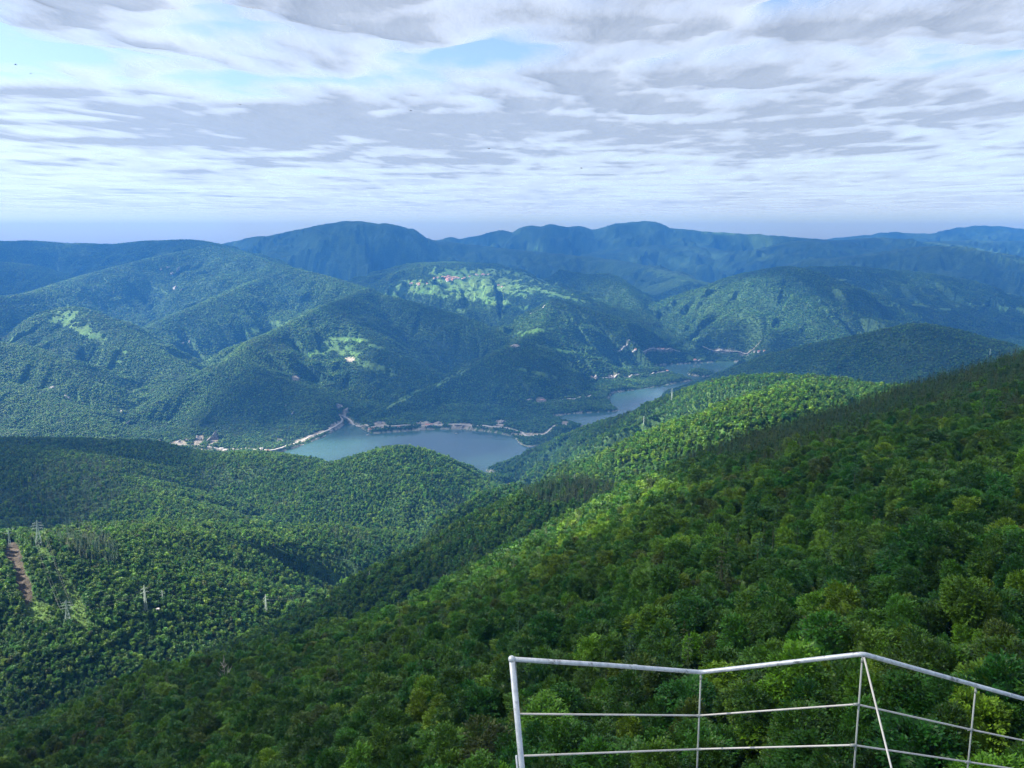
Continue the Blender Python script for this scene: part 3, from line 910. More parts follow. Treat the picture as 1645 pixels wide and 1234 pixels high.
def beech_crown(seed, Rr, z0, z1, lobes, sprays, leaves, size, core=0.6, cn=1):
    g = np.random.default_rng(seed)
    zc = 0.5 * (z0 + z1); hz = 0.5 * (z1 - z0)
    lc = norm(g.normal(size=(lobes, 3))) * (g.uniform(.25, 1, (lobes, 1)) ** .5) * np.array([Rr * .70, Rr * .70, hz * .66])
    lc[:, 2] += zc + hz * .05
    lr = g.uniform(.24, .48, lobes) * Rr
    k = g.choice(lobes, sprays * 3, p=lr ** 2 / (lr ** 2).sum())
    d = norm(g.normal(size=(sprays * 3, 3)) + np.array([0, 0, .35]))
    p = lc[k] + d * (lr[k] * g.uniform(.80, 1.10, sprays * 3))[:, None]
    # outer points only
    dist = np.linalg.norm(p[:, None, :] - lc[None], axis=2) / lr[None]
    inner = (dist < 0.80).any(1)
    p, d = p[~inner][:sprays], d[~inner][:sprays]
    n = len(p)
    out = p - np.array([0, 0, zc]); out[:, 2] *= 0.35
    ax = norm(norm(out) * 1.0 + d * .35 + g.normal(size=(n, 3)) * .38 + np.array([0, 0, .05]))
    up = norm(np.array([0, 0, 1.0]) + d * .55 + g.normal(size=(n, 3)) * .28)
    sd = norm(np.cross(up, ax)); up = norm(np.cross(ax, sd))
    P = []; E1 = []; E2 = []
    for j in range(leaves):
        s = (j / max(leaves - 1, 1) - .35) * size * leaves * .32
        q = g.choice([-1.0, 1.0], n) * g.uniform(.15, 1.0, n) * size * (.75 if leaves > 1 else 0)
        droop = -0.10 * size * (j * .5) * g.uniform(0, 1, n)
        P.append(p + ax * s + sd * q[:, None] + up * (g.normal(size=n) * .12 * size)[:, None] + np.array([0, 0, 1.0]) * droop[:, None])
        ang = np.sign(q) * g.uniform(.3, 1.0, n) + g.normal(size=n) * .2
        e1 = norm(ax * np.cos(ang)[:, None] + sd * np.sin(ang)[:, None] + g.normal(size=(n, 3)) * .18)
        e2 = norm(np.cross(norm(up + g.normal(size=(n, 3)) * .33), e1))
        E1.append(e1); E2.append(e2)
    P = np.concatenate(P); E1 = np.concatenate(E1); E2 = np.concatenate(E2)
    sz = size * g.uniform(.7, 1.3, len(P))
    v, f = kites(P, E1, E2, sz, sz * .58)
    vs, fs = [v], [f]
    o = len(v)
    cv, cf = lumpy((0, 0, zc), Rr * core, hz * core, seed, cn)
    vs.append(cv); fs.append(cf + o)
    return np.concatenate(vs), np.concatenate(fs)


def tri_fix(f):
    return f


def build_crown_mesh(name, v, f):
    """quads, with the core's triangles given as doubled corners"""
    me = bpy.data.meshes.new(name)
    f = np.asarray(f, np.int32)
    is_tri = f[:, 2] == f[:, 3]
    q, t = f[~is_tri], f[is_tri][:, :3]
    me.vertices.add(len(v)); me.vertices.foreach_set('co', np.asarray(v, np.float32).ravel())
    li = np.concatenate([q.ravel(), t.ravel()])
    me.loops.add(len(li)); me.loops.foreach_set('vertex_index', li)
    st = np.concatenate([np.arange(len(q)) * 4, len(q) * 4 + np.arange(len(t)) * 3]).astype(np.int32)
    me.polygons.add(len(st)); me.polygons.foreach_set('loop_start', st)
    me.update(calc_edges=True)
    return me


def conifer_crown(seed, Rr, z0, z1, tiers, per, segs, size):
    g = np.random.default_rng(seed)
    P = []; E1 = []; E2 = []; S = []
    for i in range(tiers):
        t = (i + g.uniform(-.2, .2)) / (tiers - 1)
        z = z0 + (z1 - z0) * np.clip(t, 0, 1)
        r = Rr * (1 - np.clip(t, 0, 1)) ** .65 * g.uniform(.75, 1.15) + .15
        m = max(4, int(per * (1 - .6 * t)))
        th = g.uniform(0, 6.28) + np.arange(m) * 6.283 / m + g.normal(size=m) * .2
        for a in th:
            rr = r * g.uniform(.6, 1.2)
            for s in range(segs):
                u = (s + .6) / segs
                q = np.array([math.cos(a) * rr * u, math.sin(a) * rr * u, z - .30 * rr * u + .12 * rr * u * u])
                e1 = norm(np.array([math.cos(a), math.sin(a), -.25]) + g.normal(size=3) * .22)
                e2 = norm(np.cross(np.array([0, 0, 1.0]) + g.normal(size=3) * .45, e1))
                P.append(q); E1.append(e1); E2.append(e2); S.append(max(rr / segs * 1.6, size) * g.uniform(.8, 1.2))
    P.append(np.array([0, 0, z1])); E1.append(np.array([0, 0, 1.0])); E2.append(np.array([1.0, 0, 0])); S.append(1.6)
    S = np.array(S)
    v, f = kites(np.array(P), np.array(E1), np.array(E2), S, np.minimum(S * .5, 1.6))
    # dark heart of the tree
    n = 7
    ring = np.array([[math.cos(6.283 * j / n) * Rr * .26, math.sin(6.283 * j / n) * Rr * .26, z0] for j in range(n)])
    cv = np.vstack([ring, [[0, 0, z1 - (z1 - z0) * .2]]])
    cf = np.array([[j, (j + 1) % n, n, n] for j in range(n)])
    return np.vstack([v, cv]), np.vstack([f, cf + len(v)])


def trunk_mesh(name, h, r, seed, limbs=5):
    g = np.random.default_rng(seed)
    vs, fs = [], []

    def tube(pts, rad, n=6):
        o = sum(len(x) for x in vs)
        ring = []
        for (p, rr) in zip(pts, rad):
            ring += [[p[0] + math.cos(6.283 * j / n) * rr, p[1] + math.sin(6.283 * j / n) * rr, p[2]] for j in range(n)]
        vs.append(np.array(ring))
        for i in range(len(pts) - 1):
            for j in range(n):
                fs.append([o + i * n + j, o + i * n + (j + 1) % n, o + (i + 1) * n + (j + 1) % n, o + (i + 1) * n + j])
    tube([(0, 0, -3.0), (0, 0, 0), (g.normal() * .15, g.normal() * .15, h * .4), (g.normal() * .3, g.normal() * .3, h * .9)], [r * 1.3, r * 1.15, r * .8, r * .2])
    for i in range(limbs):
        a = g.uniform(0, 6.28); z = h * g.uniform(.3, .65); L = h * g.uniform(.2, .32)
        tube([(0, 0, z), (math.cos(a) * L * .5, math.sin(a) * L * .5, z + L * .45), (math.cos(a) * L, math.sin(a) * L, z + L * .75)], [r * .4, r * .28, r * .08], 4)
    me = bpy.data.meshes.new(name)
    fill_mesh(me, np.concatenate(vs), np.array(fs), True)
    return me


N_HI, N_MID, N_LOW = 7, 4, 3
HI = []
for s in range(N_HI):
    g = random.Random(s)
    v, f = beech_crown(100 + s, 3.8 * g.uniform(.9, 1.12), 2.6, 14.5 + g.uniform(-1, 1.5), 18, 900, 7, .42, .46)
    me = build_crown_mesh('beech_crown', v, f); me.materials.append(M_LEAF[0]); HI.append(me)
HI_TRUNK = []
for s in range(3):
    me = trunk_mesh('beech_trunk', 12.5, .26, s); me.materials.append(M_BARK); HI_TRUNK.append(me)
CON = []
for s in range(4):
    v, f = conifer_crown(200 + s, 3.2 + .25 * s, 1.0, 14.6 + s * .7, 17, 11, 5, .62)
    me = build_crown_mesh('pine_crown', v, f); me.materials.append(M_NEEDLE[0]); CON.append(me)
CON_TRUNK = []
for s in range(2):
    me = trunk_mesh('pine_trunk', 12.5, .22, 50 + s, 0); me.materials.append(M_PINE_BARK); CON_TRUNK.append(me)


def proto_collection(name, items):
    c = bpy.data.collections.new(name)
    for i, (nm, me, mat) in enumerate(items):
        m2 = me.copy()
        m2.materials.clear(); m2.materials.append(mat)
        o = bpy.data.objects.new('%s_%02d' % (nm, i), m2)
        c.objects.link(o)
    return c


mids = [build_crown_mesh('mid_crown', *beech_crown(300 + s, 3.9, 2.0, 13.0, 11, 230, 4, .80, .54)) for s in range(N_MID)]
lows = [build_crown_mesh('low_crown', *beech_crown(400 + s, 5.2, 0.5, 11.5, 9, 95, 1, 2.1, .66, 2)) for s in range(N_LOW)]
NT_ = len(TINTS)
C_MID = proto_collection('broadleaf_patterns', [('broadleaf', mids[i % N_MID], M_LEAF[i // N_MID]) for i in range(N_MID * NT_)])
C_LOW = proto_collection('far_patterns', [('far_tree', lows[i % N_LOW], M_LEAF[i // N_LOW]) for i in range(N_LOW * NT_)])
conlow = [build_crown_mesh('low_pine', *conifer_crown(500 + s, 2.6, 0.5, 14.5, 9, 9, 2, 1.6)) for s in range(2)]
C_CON = proto_collection('conifer_patterns', [('conifer', (CON + conlow)[i % 6], M_NEEDLE[i // 6]) for i in range(12)])

# ---- where trees stand
def scatter(y0, y1, s, seed):
    g = np.random.default_rng(seed)
    ny = int((y1 - y0) / s)
    wide = 0.95 if y1 < 1300 else 0.72
    xm = (wide + .04) * y1 + 60
    nx = int(2 * xm / s)
    ix, iy = np.meshgrid(np.arange(nx), np.arange(ny))
    x = (ix + g.uniform(-.42, .42, ix.shape) + (iy % 2) * .5) * s - xm
    y = (iy + g.uniform(-.42, .42, ix.shape)) * s + y0
    x, y = x.ravel(), y.ravel()
    m = (np.abs(x) < wide * y + 30) & (y > y0)
    x, y = x[m], y[m]
    z = grid_sample(Z2, x, y)
    tn = (z + 17 - CAM_Z) / y
    vis = grid_sample(VIS2, x, y)
    # hidden ground carries no trees, save a strip behind every crest
    m = (tn > vis - 16.0 / y) & (grid_sample(SDL2, x, y) > 9) & (grid_sample(BARE, x, y) < .45) & (grid_sample(RD, x, y) > 10)
    mw = grid_sample(MEADOW * (1 - holes), x, y)
    m &= (mw < .4) | (g.uniform(size=x.size) < .025)
    x, y, z = x[m], y[m], z[m]
    _, py = pix(x, y, z + 14)
    m = (py < 1290)
    return x[m], y[m], z[m]


bands = [(62, 1250, 5.6, 1), (1250, 3300, 7.4, 2), (3300, 5500, 9.5, 3), (5500, 9800, 11.5, 4)]
PTS = []
for y0, y1, s, seed in bands:
    x, y, z = scatter(y0, y1, s, seed)
    PTS.append((x, y, z))
    print('trees', y0, y1, len(x), round(time.time() - T0, 1))

crest_px = np.array(CREST)[:, :2]


def kinds(x, y, z, seed):
    """conifer? and tint index for each tree"""
    g = np.random.default_rng(seed)
    px, py = pix(x, y, z + 8)
    cy_ = np.interp(px, crest_px[:, 0], crest_px[:, 1])
    nz = fbm(x / 110, y / 110, 3, 601)
    nz2 = fbm(x / 45, y / 45, 2, 602)
    below = py - cy_
    con = (y < 1250) & (px > 1060 + 160 * nz) & (below < np.clip((px - 1040) * .32, 0, 62) + 60 * nz + (px - 1300) * .04) & (below > -60) & (g.uniform(size=x.size) < np.where(below > 30, .55, .82))
    con |= (y < 1250) & (np.hypot((px - 912) / 75, (py - 785) / 22) < 1) & (g.uniform(size=x.size) < .75)
    con |= (y > 1100) & (y < 1700) & (np.hypot((px - 135) / 50, (py - 872) / 26) < 1 + nz) & (g.uniform(size=x.size) < .7)
    con |= (y > 1700) & (y < 2600) & (np.hypot((px - 370) / 60, (py - 760) / 16) < 1 + nz) & (g.uniform(size=x.size) < .6)
    con |= (y > 80) & (y < 700) & (g.uniform(size=x.size) < np.where(nz > .22, .12, .008) * (y > 170))
    nz4 = fbm(x / 420, y / 420, 4, 604)
    con |= (y > 1300) & (y < 9800) & (nz4 + .3 * nz > .22) & (g.uniform(size=x.size) < .6)
    nz5 = fbm(x / 700, y / 700, 4, 605, .6)
    w = np.stack([np.full(x.size, .95) - nz * 1.2 - 1.6 * nz5 * (y > 1100), np.full(x.size, .9), .22 + 1.1 * np.maximum(nz2 + nz, 0) + (y > 1100) * np.clip(.55 + 2.6 * nz5, 0, 1.9), .06 + .5 * np.maximum(-nz2 - .08, 0) * (y < 1250)], 1)
    # more bright green beech on the middle of the slope
    br = np.exp(-((px - 1080) / 150) ** 2 - ((py - 840) / 90) ** 2) * (y < 1250)
    w[:, 2] += 1.1 * br
    w = np.maximum(w, .02); w /= w.sum(1, keepdims=True)
    u = g.uniform(size=x.size)
    t = (u[:, None] > np.cumsum(w, 1)).sum(1).clip(0, 3)
    return con, t


def instancer(name, pos, scl, rot, idx, coll):
    me = bpy.data.meshes.new(name)
    me.vertices.add(len(pos)); me.vertices.foreach_set('co', np.asarray(pos, np.float32).ravel())
    for nm, ty, val in (('tree_scale', 'FLOAT_VECTOR', scl), ('tree_turn', 'FLOAT', rot), ('tree_pattern', 'INT', idx)):
        a = me.attributes.new(nm, ty, 'POINT')
        a.data.foreach_set('vector' if ty == 'FLOAT_VECTOR' else 'value', np.ascontiguousarray(val, np.int32 if ty == 'INT' else np.float32).ravel())
    o = bpy.data.objects.new(name, me); COL.objects.link(o)
    ng = bpy.data.node_groups.new(name + '_nodes', 'GeometryNodeTree')
    ng.interface.new_socket('Geometry', in_out='INPUT', socket_type='NodeSocketGeometry')
    ng.interface.new_socket('Geometry', in_out='OUTPUT', socket_type='NodeSocketGeometry')
    n = ng.nodes
    gi = n.new('NodeGroupInput'); go = n.new('NodeGroupOutput')
    ci = n.new('GeometryNodeCollectionInfo'); ci.inputs['Collection'].default_value = coll
    ci.inputs['Separate Children'].default_value = True; ci.inputs['Reset Children'].default_value = True
    ip = n.new('GeometryNodeInstanceOnPoints'); ip.inputs['Pick Instance'].default_value = True

    def attr(nm, ty):
        a = n.new('GeometryNodeInputNamedAttribute'); a.data_type = ty; a.inputs['Name'].default_value = nm
        return a.outputs[0]
    cb = n.new('ShaderNodeCombineXYZ')
    ng.links.new(attr('tree_turn', 'FLOAT'), cb.inputs[2])
    ng.links.new(gi.outputs[0], ip.inputs['Points']); ng.links.new(ci.outputs[0], ip.inputs['Instance'])
    ng.links.new(attr('tree_pattern', 'INT'), ip.inputs['Instance Index'])
    ng.links.new(cb.outputs[0], ip.inputs['Rotation'])
    ng.links.new(attr('tree_scale', 'FLOAT_VECTOR'), ip.inputs['Scale'])
    ng.links.new(ip.outputs[0], go.inputs[0])
    md = o.modifiers.new('trees', 'NODES'); md.node_group = ng
    return o


near_b, near_c, far_b, far_c = [], [], [], []      # rows: x y z scale_xy scale_z turn tint
for bi, (x, y, z) in enumerate(PTS):
    con, tint = kinds(x, y, z, 700 + bi)
    g = np.random.default_rng(800 + bi)
    sh = grid_sample(SHRUB, x, y)
    base = [1.0, 1.0, 1.04, 1.28][bi]
    sxy = np.exp(g.normal(size=x.size) * .20) * base * (1 + .22 * np.clip(fbm(x / 40, y / 40, 2, 611) * 2, -1, 1))
    sxy = np.clip(sxy, .55 * base, 1.6 * base)
    sz = (.45 + .55 * sxy / base) * base * g.uniform(.80, 1.22, x.size) * [1, 1, .86, .75][bi]
    low = np.where(sh > .4, g.uniform(.22, .45, x.size), 1.0)
    sxy *= low; sz *= low
    tint = np.where(sh > .4, 2, tint)
    con &= sh < .4
    rot = g.uniform(0, 6.28, x.size)
    row = np.column_stack([x, y, z - .6, sxy, sz, rot, tint])
    (near_b if bi < 2 else far_b).append(row[~con])
    ctint = (fbm(x / 60, y / 60, 2, 655) + g.normal(size=x.size) * .15 > .0).astype(int)
    row = np.column_stack([x, y, z - .6, np.clip(sxy, .7, 1.5), np.clip(sz, .6, 1.25) * np.where(y < 1250, 1.22, 1.0), rot, ctint])
    near_c.append(row[con])
near_b = np.vstack(near_b); far_b = np.vstack(far_b); near_c = np.vstack(near_c)


def apparent(rows, ht):
    """share of the picture height of trees that are really in view, else 0"""
    x, y, z = rows[:, 0], rows[:, 1], rows[:, 2]
    px, py = pix(x, y, z + ht * .75 * rows[:, 4])
    ok = (px > 4) & (px < 1641) & (py > 4) & (py < 1222)
    tn = (z + ht * .9 - CAM_Z) / y
    ok &= tn > grid_sample(VIS2, x, y)
    return np.where(ok, rows[:, 3] / y, 0)


ab = apparent(near_b, 13)
ob = np.argsort(-ab)
IND_B = near_b[ob[:300]]; rest_b = near_b[ob[300:]]
ac = apparent(near_c, 15)
oc = np.argsort(-ac)
IND_C = near_c[oc[:300]]; rest_c = near_c[oc[300:]]

# the two dark spruces that stand up from the edge of the near slope
SPRUCES = []
for px, pyb, D, s in ((201, 1166, 446, 1.0), (236, 1158, 452, 1.12), (158, 1180, 438, .8)):
    a, t = ray(px, pyb)
    SPRUCES.append([a * D, D, ground(a * D, D), 1.15 * s, 1.62 * s, px, 0])
IND_C = np.vstack([np.array(SPRUCES), IND_C[:297]])
rest_c = np.vstack([rest_c, near_c[oc[297:300]]])

# beech crowns near the camera but outside the 300 still carry the fine pattern when they are close
rb_close = rest_b[:, 1] < 620
items_close = [('close_beech', HI[i % N_HI], M_LEAF[i // N_HI]) for i in range(N_HI * NT_)]
C_ALL = proto_collection('beech_patterns', items_close + [('young_beech', mids[i % N_MID], M_LEAF[i // N_MID]) for i in range(N_MID * NT_)])
g = np.random.default_rng(5)
# collection order is by name: close_beech_00.. first, young_beech_28.. after
ti = rest_b[:, 6].astype(int)
pat = np.where(rb_close, ti * N_HI + g.integers(0, N_HI, len(rest_b)), N_HI * NT_ + ti * N_MID + g.integers(0, N_MID, len(rest_b)))
o = instancer('beech_forest', rest_b[:, :3], rest_b[:, [3, 3, 4]], rest_b[:, 5], pat, C_ALL)
tag(o, 'closed beech wood covering the near slope and the hills with the pylons', None, None, 'stuff')
ti = far_b[:, 6].astype(int)
pat = ti * N_LOW + g.integers(0, N_LOW, len(far_b))
o = instancer('far_forest', far_b[:, :3], far_b[:, [3, 3, 4]], far_b[:, 5], pat, C_LOW)
tag(o, 'distant forest covering the mountainsides beyond the lake', None, None, 'stuff')
ti = rest_c[:, 6].astype(int)
pat = ti * 6 + np.where(rest_c[:, 1] < 1250, g.integers(0, 4, len(rest_c)), 4 + g.integers(0, 2, len(rest_c)))
o = instancer('conifer_forest', rest_c[:, :3], rest_c[:, [3, 3, 4]], rest_c[:, 5], pat, C_CON)
tag(o, 'dark conifer wood along the crest and scattered through the hills', None, None, 'stuff')

# ---- single trees, each with trunk and crown
RAILX = [(822, 'the corner post'), (1124, 'the second post'), (1386, 'the braced post'), (1560, 'the last post')]


def place_words(px, py):
    """where a tree stands, told by the railing and the slope"""
    if px < 822:
        xs = 'far left of railing' if px < 300 else ('well left of railing' if px < 480 else ('left of the railing' if px < 640 else ('left of corner post' if px < 770 else 'beside the corner post')))
    elif px > 1560:
        xs = 'beyond the last post' if px < 1605 else 'at the right end'
    else:
        for (x0, n0), (x1, n1) in zip(RAILX, RAILX[1:]):
            if x0 <= px <= x1:
                u = (px - x0) / (x1 - x0)
                xs = ('beside ' + n0) if u < .25 else (('beyond ' + n0) if u < .5 else (('short of ' + n1) if u < .75 else ('before ' + n1)))
    cr = np.interp(px, crest_px[:, 0], crest_px[:, 1])
    if px > 1080 and py - cr < 75:
        e = py - cr
        ys = 'on the skyline crest' if e < 4 else ('just under the skyline' if e < 16 else ('high in crest belt' if e < 30 else ('amid the crest belt' if e < 48 else 'low in crest belt')))
        return ys + ', ' + xs
    top = np.interp(px, [822, 1124, 1386, 1645], [1057, 1080, 1050, 1122])
    d = top - py
    for lim, w in ((-120, 'below lowest rail'), (-70, 'at lowest rail'), (-20, 'at middle rail'), (30, 'at top rail'), (75, 'just above the rails'), (120, 'low on the slope'), (170, 'on the lower slope'), (230, 'midway up the slope'), (300, 'on the upper slope'), (380, 'high on the slope')):
        if d < lim: return w + ', ' + xs
    return 'below the crest, ' + xs


ORD = ['first', 'second', 'third', 'fourth', 'fifth', 'sixth', 'seventh', 'eighth', 'ninth', 'tenth', 'eleventh', 'twelfth', 'thirteenth', 'fourteenth', 'fifteenth', 'sixteenth', 'seventeenth', 'eighteenth', 'nineteenth', 'twentieth', 'twenty-first', 'twenty-second', 'twenty-third', 'twenty-fourth', 'twenty-fifth', 'twenty-sixth']


def size_word(s):
    return 'small ' if s < .92 else ('broad ' if s > 1.12 else '')


def rank_labels(keys, px):
    out = {}
    for kx, ids in keys.items():
        ids = sorted(ids, key=lambda i: px[i])
        for j, i in enumerate(ids):
            n = len(ids)
            out[i] = kx if n == 1 else kx + (', left one' if j == 0 and n == 2 else ', right one' if n == 2 else ', leftmost' if j == 0 else ', rightmost' if j == n - 1 else ', %s from left' % ORD[min(j, 25)])
    return out


def labels_for(rows, words, ht):
    px, py = pix(rows[:, 0], rows[:, 1], rows[:, 2] + ht * rows[:, 4])
    keys = {}
    for i, r in enumerate(rows):
        keys.setdefault('%s%s %s' % (size_word(r[3]), words[int(r[6])], place_words(px[i], py[i])), []).append(i)
    out = rank_labels(keys, px)
    return [out[i] for i in range(len(rows))]


def own_material(o, mat):
    o.material_slots[0].link = 'OBJECT'
    o.material_slots[0].material = mat


def plant(name, rows, labels, cat, group, crowns, trunks, mats, gseed):
    g = np.random.default_rng(gseed)
    for r, lab in zip(rows, labels):
        e = bpy.data.objects.new(name, None); COL.objects.link(e)
        e.location = r[:3]; e.rotation_euler = (0, 0, r[5]); e.scale = (r[3], r[3], r[4])
        tag(e, lab, cat, group)
        c = bpy.data.objects.new('crown', crowns[g.integers(0, len(crowns))]); COL.objects.link(c); c.parent = e
        own_material(c, mats[int(r[6])])
        t = bpy.data.objects.new('trunk', trunks[g.integers(0, len(trunks))]); COL.objects.link(t); t.parent = e


plant('beech_tree', IND_B, labels_for(IND_B, [n + ' beech' for n, _ in TINTS], 10), 'tree', 'beech trees on the near slope', HI, HI_TRUNK, M_LEAF, 1)
lc = labels_for(IND_C, [n + ' pine' for n, _ in CTINTS], 12)
lc[0] = 'tall dark spruce, left of the pair rising from the slope edge'
lc[1] = 'tallest dark spruce on the slope edge left of the bare dead tree'
lc[2] = 'smaller dark spruce left of the spruce pair on the slope edge'
plant('pine_tree', IND_C, lc, 'tree', 'conifers on the near slope', CON, CON_TRUNK, M_NEEDLE, 2)
print('forest', len(near_b), len(far_b), len(near_c), round(time.time() - T0, 1))
# ------------------------------------------------------------------ railing of the lookout
def bar_arrays(p, q, r, n=4, r2=None, caps=True):
    p = np.asarray(p, float); q = np.asarray(q, float)
    ax = norm(q - p)
    h = np.array([0, 0, 1.0]) if abs(ax[2]) < .9 else np.array([1.0, 0, 0])
    s = norm(np.cross(ax, h)); u = np.cross(s, ax)
    r2 = r if r2 is None else r2
    v = []
    for c, rr in ((p, r), (q, r2)):
        for j in range(n):
            t = 6.28318 * (j + .5) / n
            v.append(c + (s * math.cos(t) + u * math.sin(t)) * rr)
    f = [(j, (j + 1) % n, n + (j + 1) % n, n + j) for j in range(n)]
    if caps and n == 4:
        f += [(3, 2, 1, 0), (4, 5, 6, 7)]
    return np.array(v), np.array(f)


def join(parts):
    vs, fs, o = [], [], 0
    for v, f in parts:
        vs.append(v); fs.append(np.asarray(f) + o); o += len(v)
    return np.concatenate(vs), np.concatenate(fs)


def pipe(name, pts, r, mat, parent, label=None, n=14, bend=0.0):
    """one bent pipe through points; corners softened by a short arc"""
    P = [np.asarray(p, float) for p in pts]
    path = [P[0]]
    for i in range(1, len(P) - 1):
        a, b, c = P[i - 1], P[i], P[i + 1]
        d1 = norm(a - b); d2 = norm(c - b)
        for t in np.linspace(0, 1, 6):
            w0, w1, w2 = (1 - t) ** 2, 2 * t * (1 - t), t ** 2
            path.append((b + d1 * bend) * w0 + b * w1 + (b + d2 * bend) * w2)
    path.append(P[-1])
    path = np.array(path)
    tan = norm(np.gradient(path, axis=0))
    v = []
    for c, t in zip(path, tan):
        h = np.array([0, 0, 1.0]) if abs(t[2]) < .9 else np.array([0, 1.0, 0])
        s = norm(np.cross(t, h)); u = np.cross(s, t)
        for j in range(n):
            an = 6.28318 * j / n
            v.append(c + (s * math.cos(an) + u * math.sin(an)) * r)
    m = len(path)
    f = [(i * n + j, i * n + (j + 1) % n, (i + 1) * n + (j + 1) % n, (i + 1) * n + j) for i in range(m - 1) for j in range(n)]
    v += [path[0], path[-1]]
    f += [(m * n, (j + 1) % n, j, j) for j in range(n)] + [(m * n + 1, (m - 1) * n + j, (m - 1) * n + (j + 1) % n, (m - 1) * n + (j + 1) % n) for j in range(n)]
    me = build_crown_mesh(name, np.array(v), np.array(f))
    me.polygons.foreach_set('use_smooth', [p.loop_total == 4 for p in me.polygons])
    me.materials.append(mat)
    o = bpy.data.objects.new(name, me); COL.objects.link(o); o.parent = parent
    if label: o['label'] = label
    return o


k = NT('galvanised_steel')
tc = k.n('ShaderNodeTexCoord')
n1 = k.n('ShaderNodeTexNoise', Scale=14.0, Detail=8.0, Roughness=0.7)
n2 = k.n('ShaderNodeTexNoise', Scale=5.0, Detail=5.0, Roughness=0.75)
vo = k.n('ShaderNodeTexVoronoi', Scale=60.0)
for x in (n1, n2, vo): k.l(tc.outputs['Object'], x.inputs['Vector'])
c = k.mix(k.ramp(n1.outputs[0], [(0.35, 0.0), (0.62, 1.0)]), (0.46, 0.50, 0.53), (0.74, 0.78, 0.80))
c = k.mix(k.math('MULTIPLY', vo.outputs['Distance'], 0.35), c, (0.60, 0.64, 0.68))
c = k.mix(k.ramp(n2.outputs[0], [(0.57, 0.0), (0.66, 0.8)]), c, (0.10, 0.10, 0.10))
b = k.n('ShaderNodeBsdfPrincipled', Metallic=0.35)
k.l(k.ramp(n1.outputs[0], [(0.3, 0.38), (0.7, 0.62)]), b.inputs['Roughness'])
k.l(c, b.inputs['Base Color'])
bp = k.n('ShaderNodeBump', Strength=0.25, Distance=0.004)
k.l(n1.outputs[0], bp.inputs['Height']); k.l(bp.outputs[0], b.inputs['Normal'])
k.l(b.outputs[0], k.out.inputs[0])
M_GALV = k.m
M_ROD = simple_mat('weathered_steel', (0.60, 0.58, 0.54), 0.55, 0.3, 0.3, 9.0, 0.2)
M_RODG = simple_mat('dull_steel', (0.36, 0.39, 0.36), 0.6, 0.3, 0.3, 9.0, 0.2)
M_PLATE = simple_mat('platform_steel', (0.30, 0.31, 0.31), 0.6, 0.5, 0.2, 6.0, 0.2)

FLOOR_Z = CAM_Z - 6.0
DA, DB, DC_, DE, DF = 6.4, 7.5, 6.75, 7.6, 7.9
rail = empty('railing', (P3(1124, 1080, DB)[0], P3(1124, 1080, DB)[1], FLOOR_Z))
tag(rail, 'zigzag galvanised pipe railing of the lookout with two thin rails below', 'railing')
r0 = np.array(rail.location)


def RP(px, py, D):
    return P3(px, py, D) - r0


def down(p, z=0.0):
    return np.array([p[0], p[1], z])


pA = RP(822, 1059, DA); pA2 = RP(839, 1240, DA - .05)
foot = pA + (pA2 - pA) * ((0.0 - pA[2]) / (pA2[2] - pA[2]))
pB = RP(1126, 1080, DB); pC = RP(1386, 1050.5, DC_); pE = RP(1567, 1101, DE); pF = RP(1800, 1166, DF)
pipe('top_rail', [pA, RP(975, 1068.5, (DA + DB) / 2), pB, pC, pE, pF], 0.0205, M_GALV, rail, bend=.05)
pipe('corner_post', [pA + np.array([0, 0, .012]), foot], 0.0245, M_GALV, rail, 'thicker leaning corner post of scuffed galvanised pipe')
# round fitting on the corner and the sleeve where two lengths of pipe meet
v, f = lumpy((0, 0, 0), .031, .031, 0.0, 2)
me = build_crown_mesh('corner_fitting', norm(v) * .031 + pA, f)
me.materials.append(M_GALV)
me.polygons.foreach_set('use_smooth', [True] * len(me.polygons))
o = bpy.data.objects.new('corner_fitting', me); COL.objects.link(o); o.parent = rail
s0 = RP(1018, 1071.4, DA + (DB - DA) * (1018 - 822) / 304); s1 = RP(1023, 1071.8, DA + (DB - DA) * (1023 - 822) / 304)
pipe('pipe_sleeve', [s0, s1], 0.0235, M_GALV, rail)
mids_px = [[(832, 1147, DA), (1124, 1149.5, DB), (1376, 1131.5, DC_), (1559, 1172, DE), (1800, 1222, DF)],
           [(838, 1214.5, DA), (1123, 1203.5, DB), (1371, 1197, DC_), (1555, 1224, DE), (1800, 1262, DF)]]
for row in mids_px:
    pipe('lower_rail', [RP(*q) for q in row], 0.0088, M_ROD, rail, n=8, bend=.03)
for (px, py, D) in ((1126, 1082, DB), (1385.5, 1054, DC_), (1567.5, 1104, DE)):
    p = RP(px, py, D)
    pipe('post', [p, down(p)], 0.0085, M_RODG, rail, n=8)
for row in mids_px:
    for (px, py, D) in row[1:4]:
        q = RP(px, py, D)
        pipe('rail_clamp', [q + np.array([-.028, -.002, .0]), q + np.array([.028, .002, .0])], 0.0125, M_RODG, rail, n=8)
for (px, py, D) in ((1126, 1086, DB), (1385.5, 1058, DC_), (1567.5, 1108, DE)):
    q = RP(px, py, D)
    pipe('weld_collar', [q, q - np.array([0, 0, .035])], 0.0125, M_RODG, rail, n=8)
p = RP(1388, 1056, DC_ - .02); q = RP(1432, 1234, DC_ - .45)
q = p + (q - p) * (p[2] / (p[2] - q[2]))
pipe('brace', [p, q], 0.0085, M_ROD, rail, 'thin straight brace leaning out from the bend of the rail', n=8)
pipe('tie_wire', [RP(828.5, 1064, DA), RP(832.5, 1120, DA), RP(834.5, 1146, DA)], 0.0032, M_RODG, rail, n=6, bend=.02)
p = RP(829.5, 1214, DA - .03); q = RP(832, 1243, DA - .03)
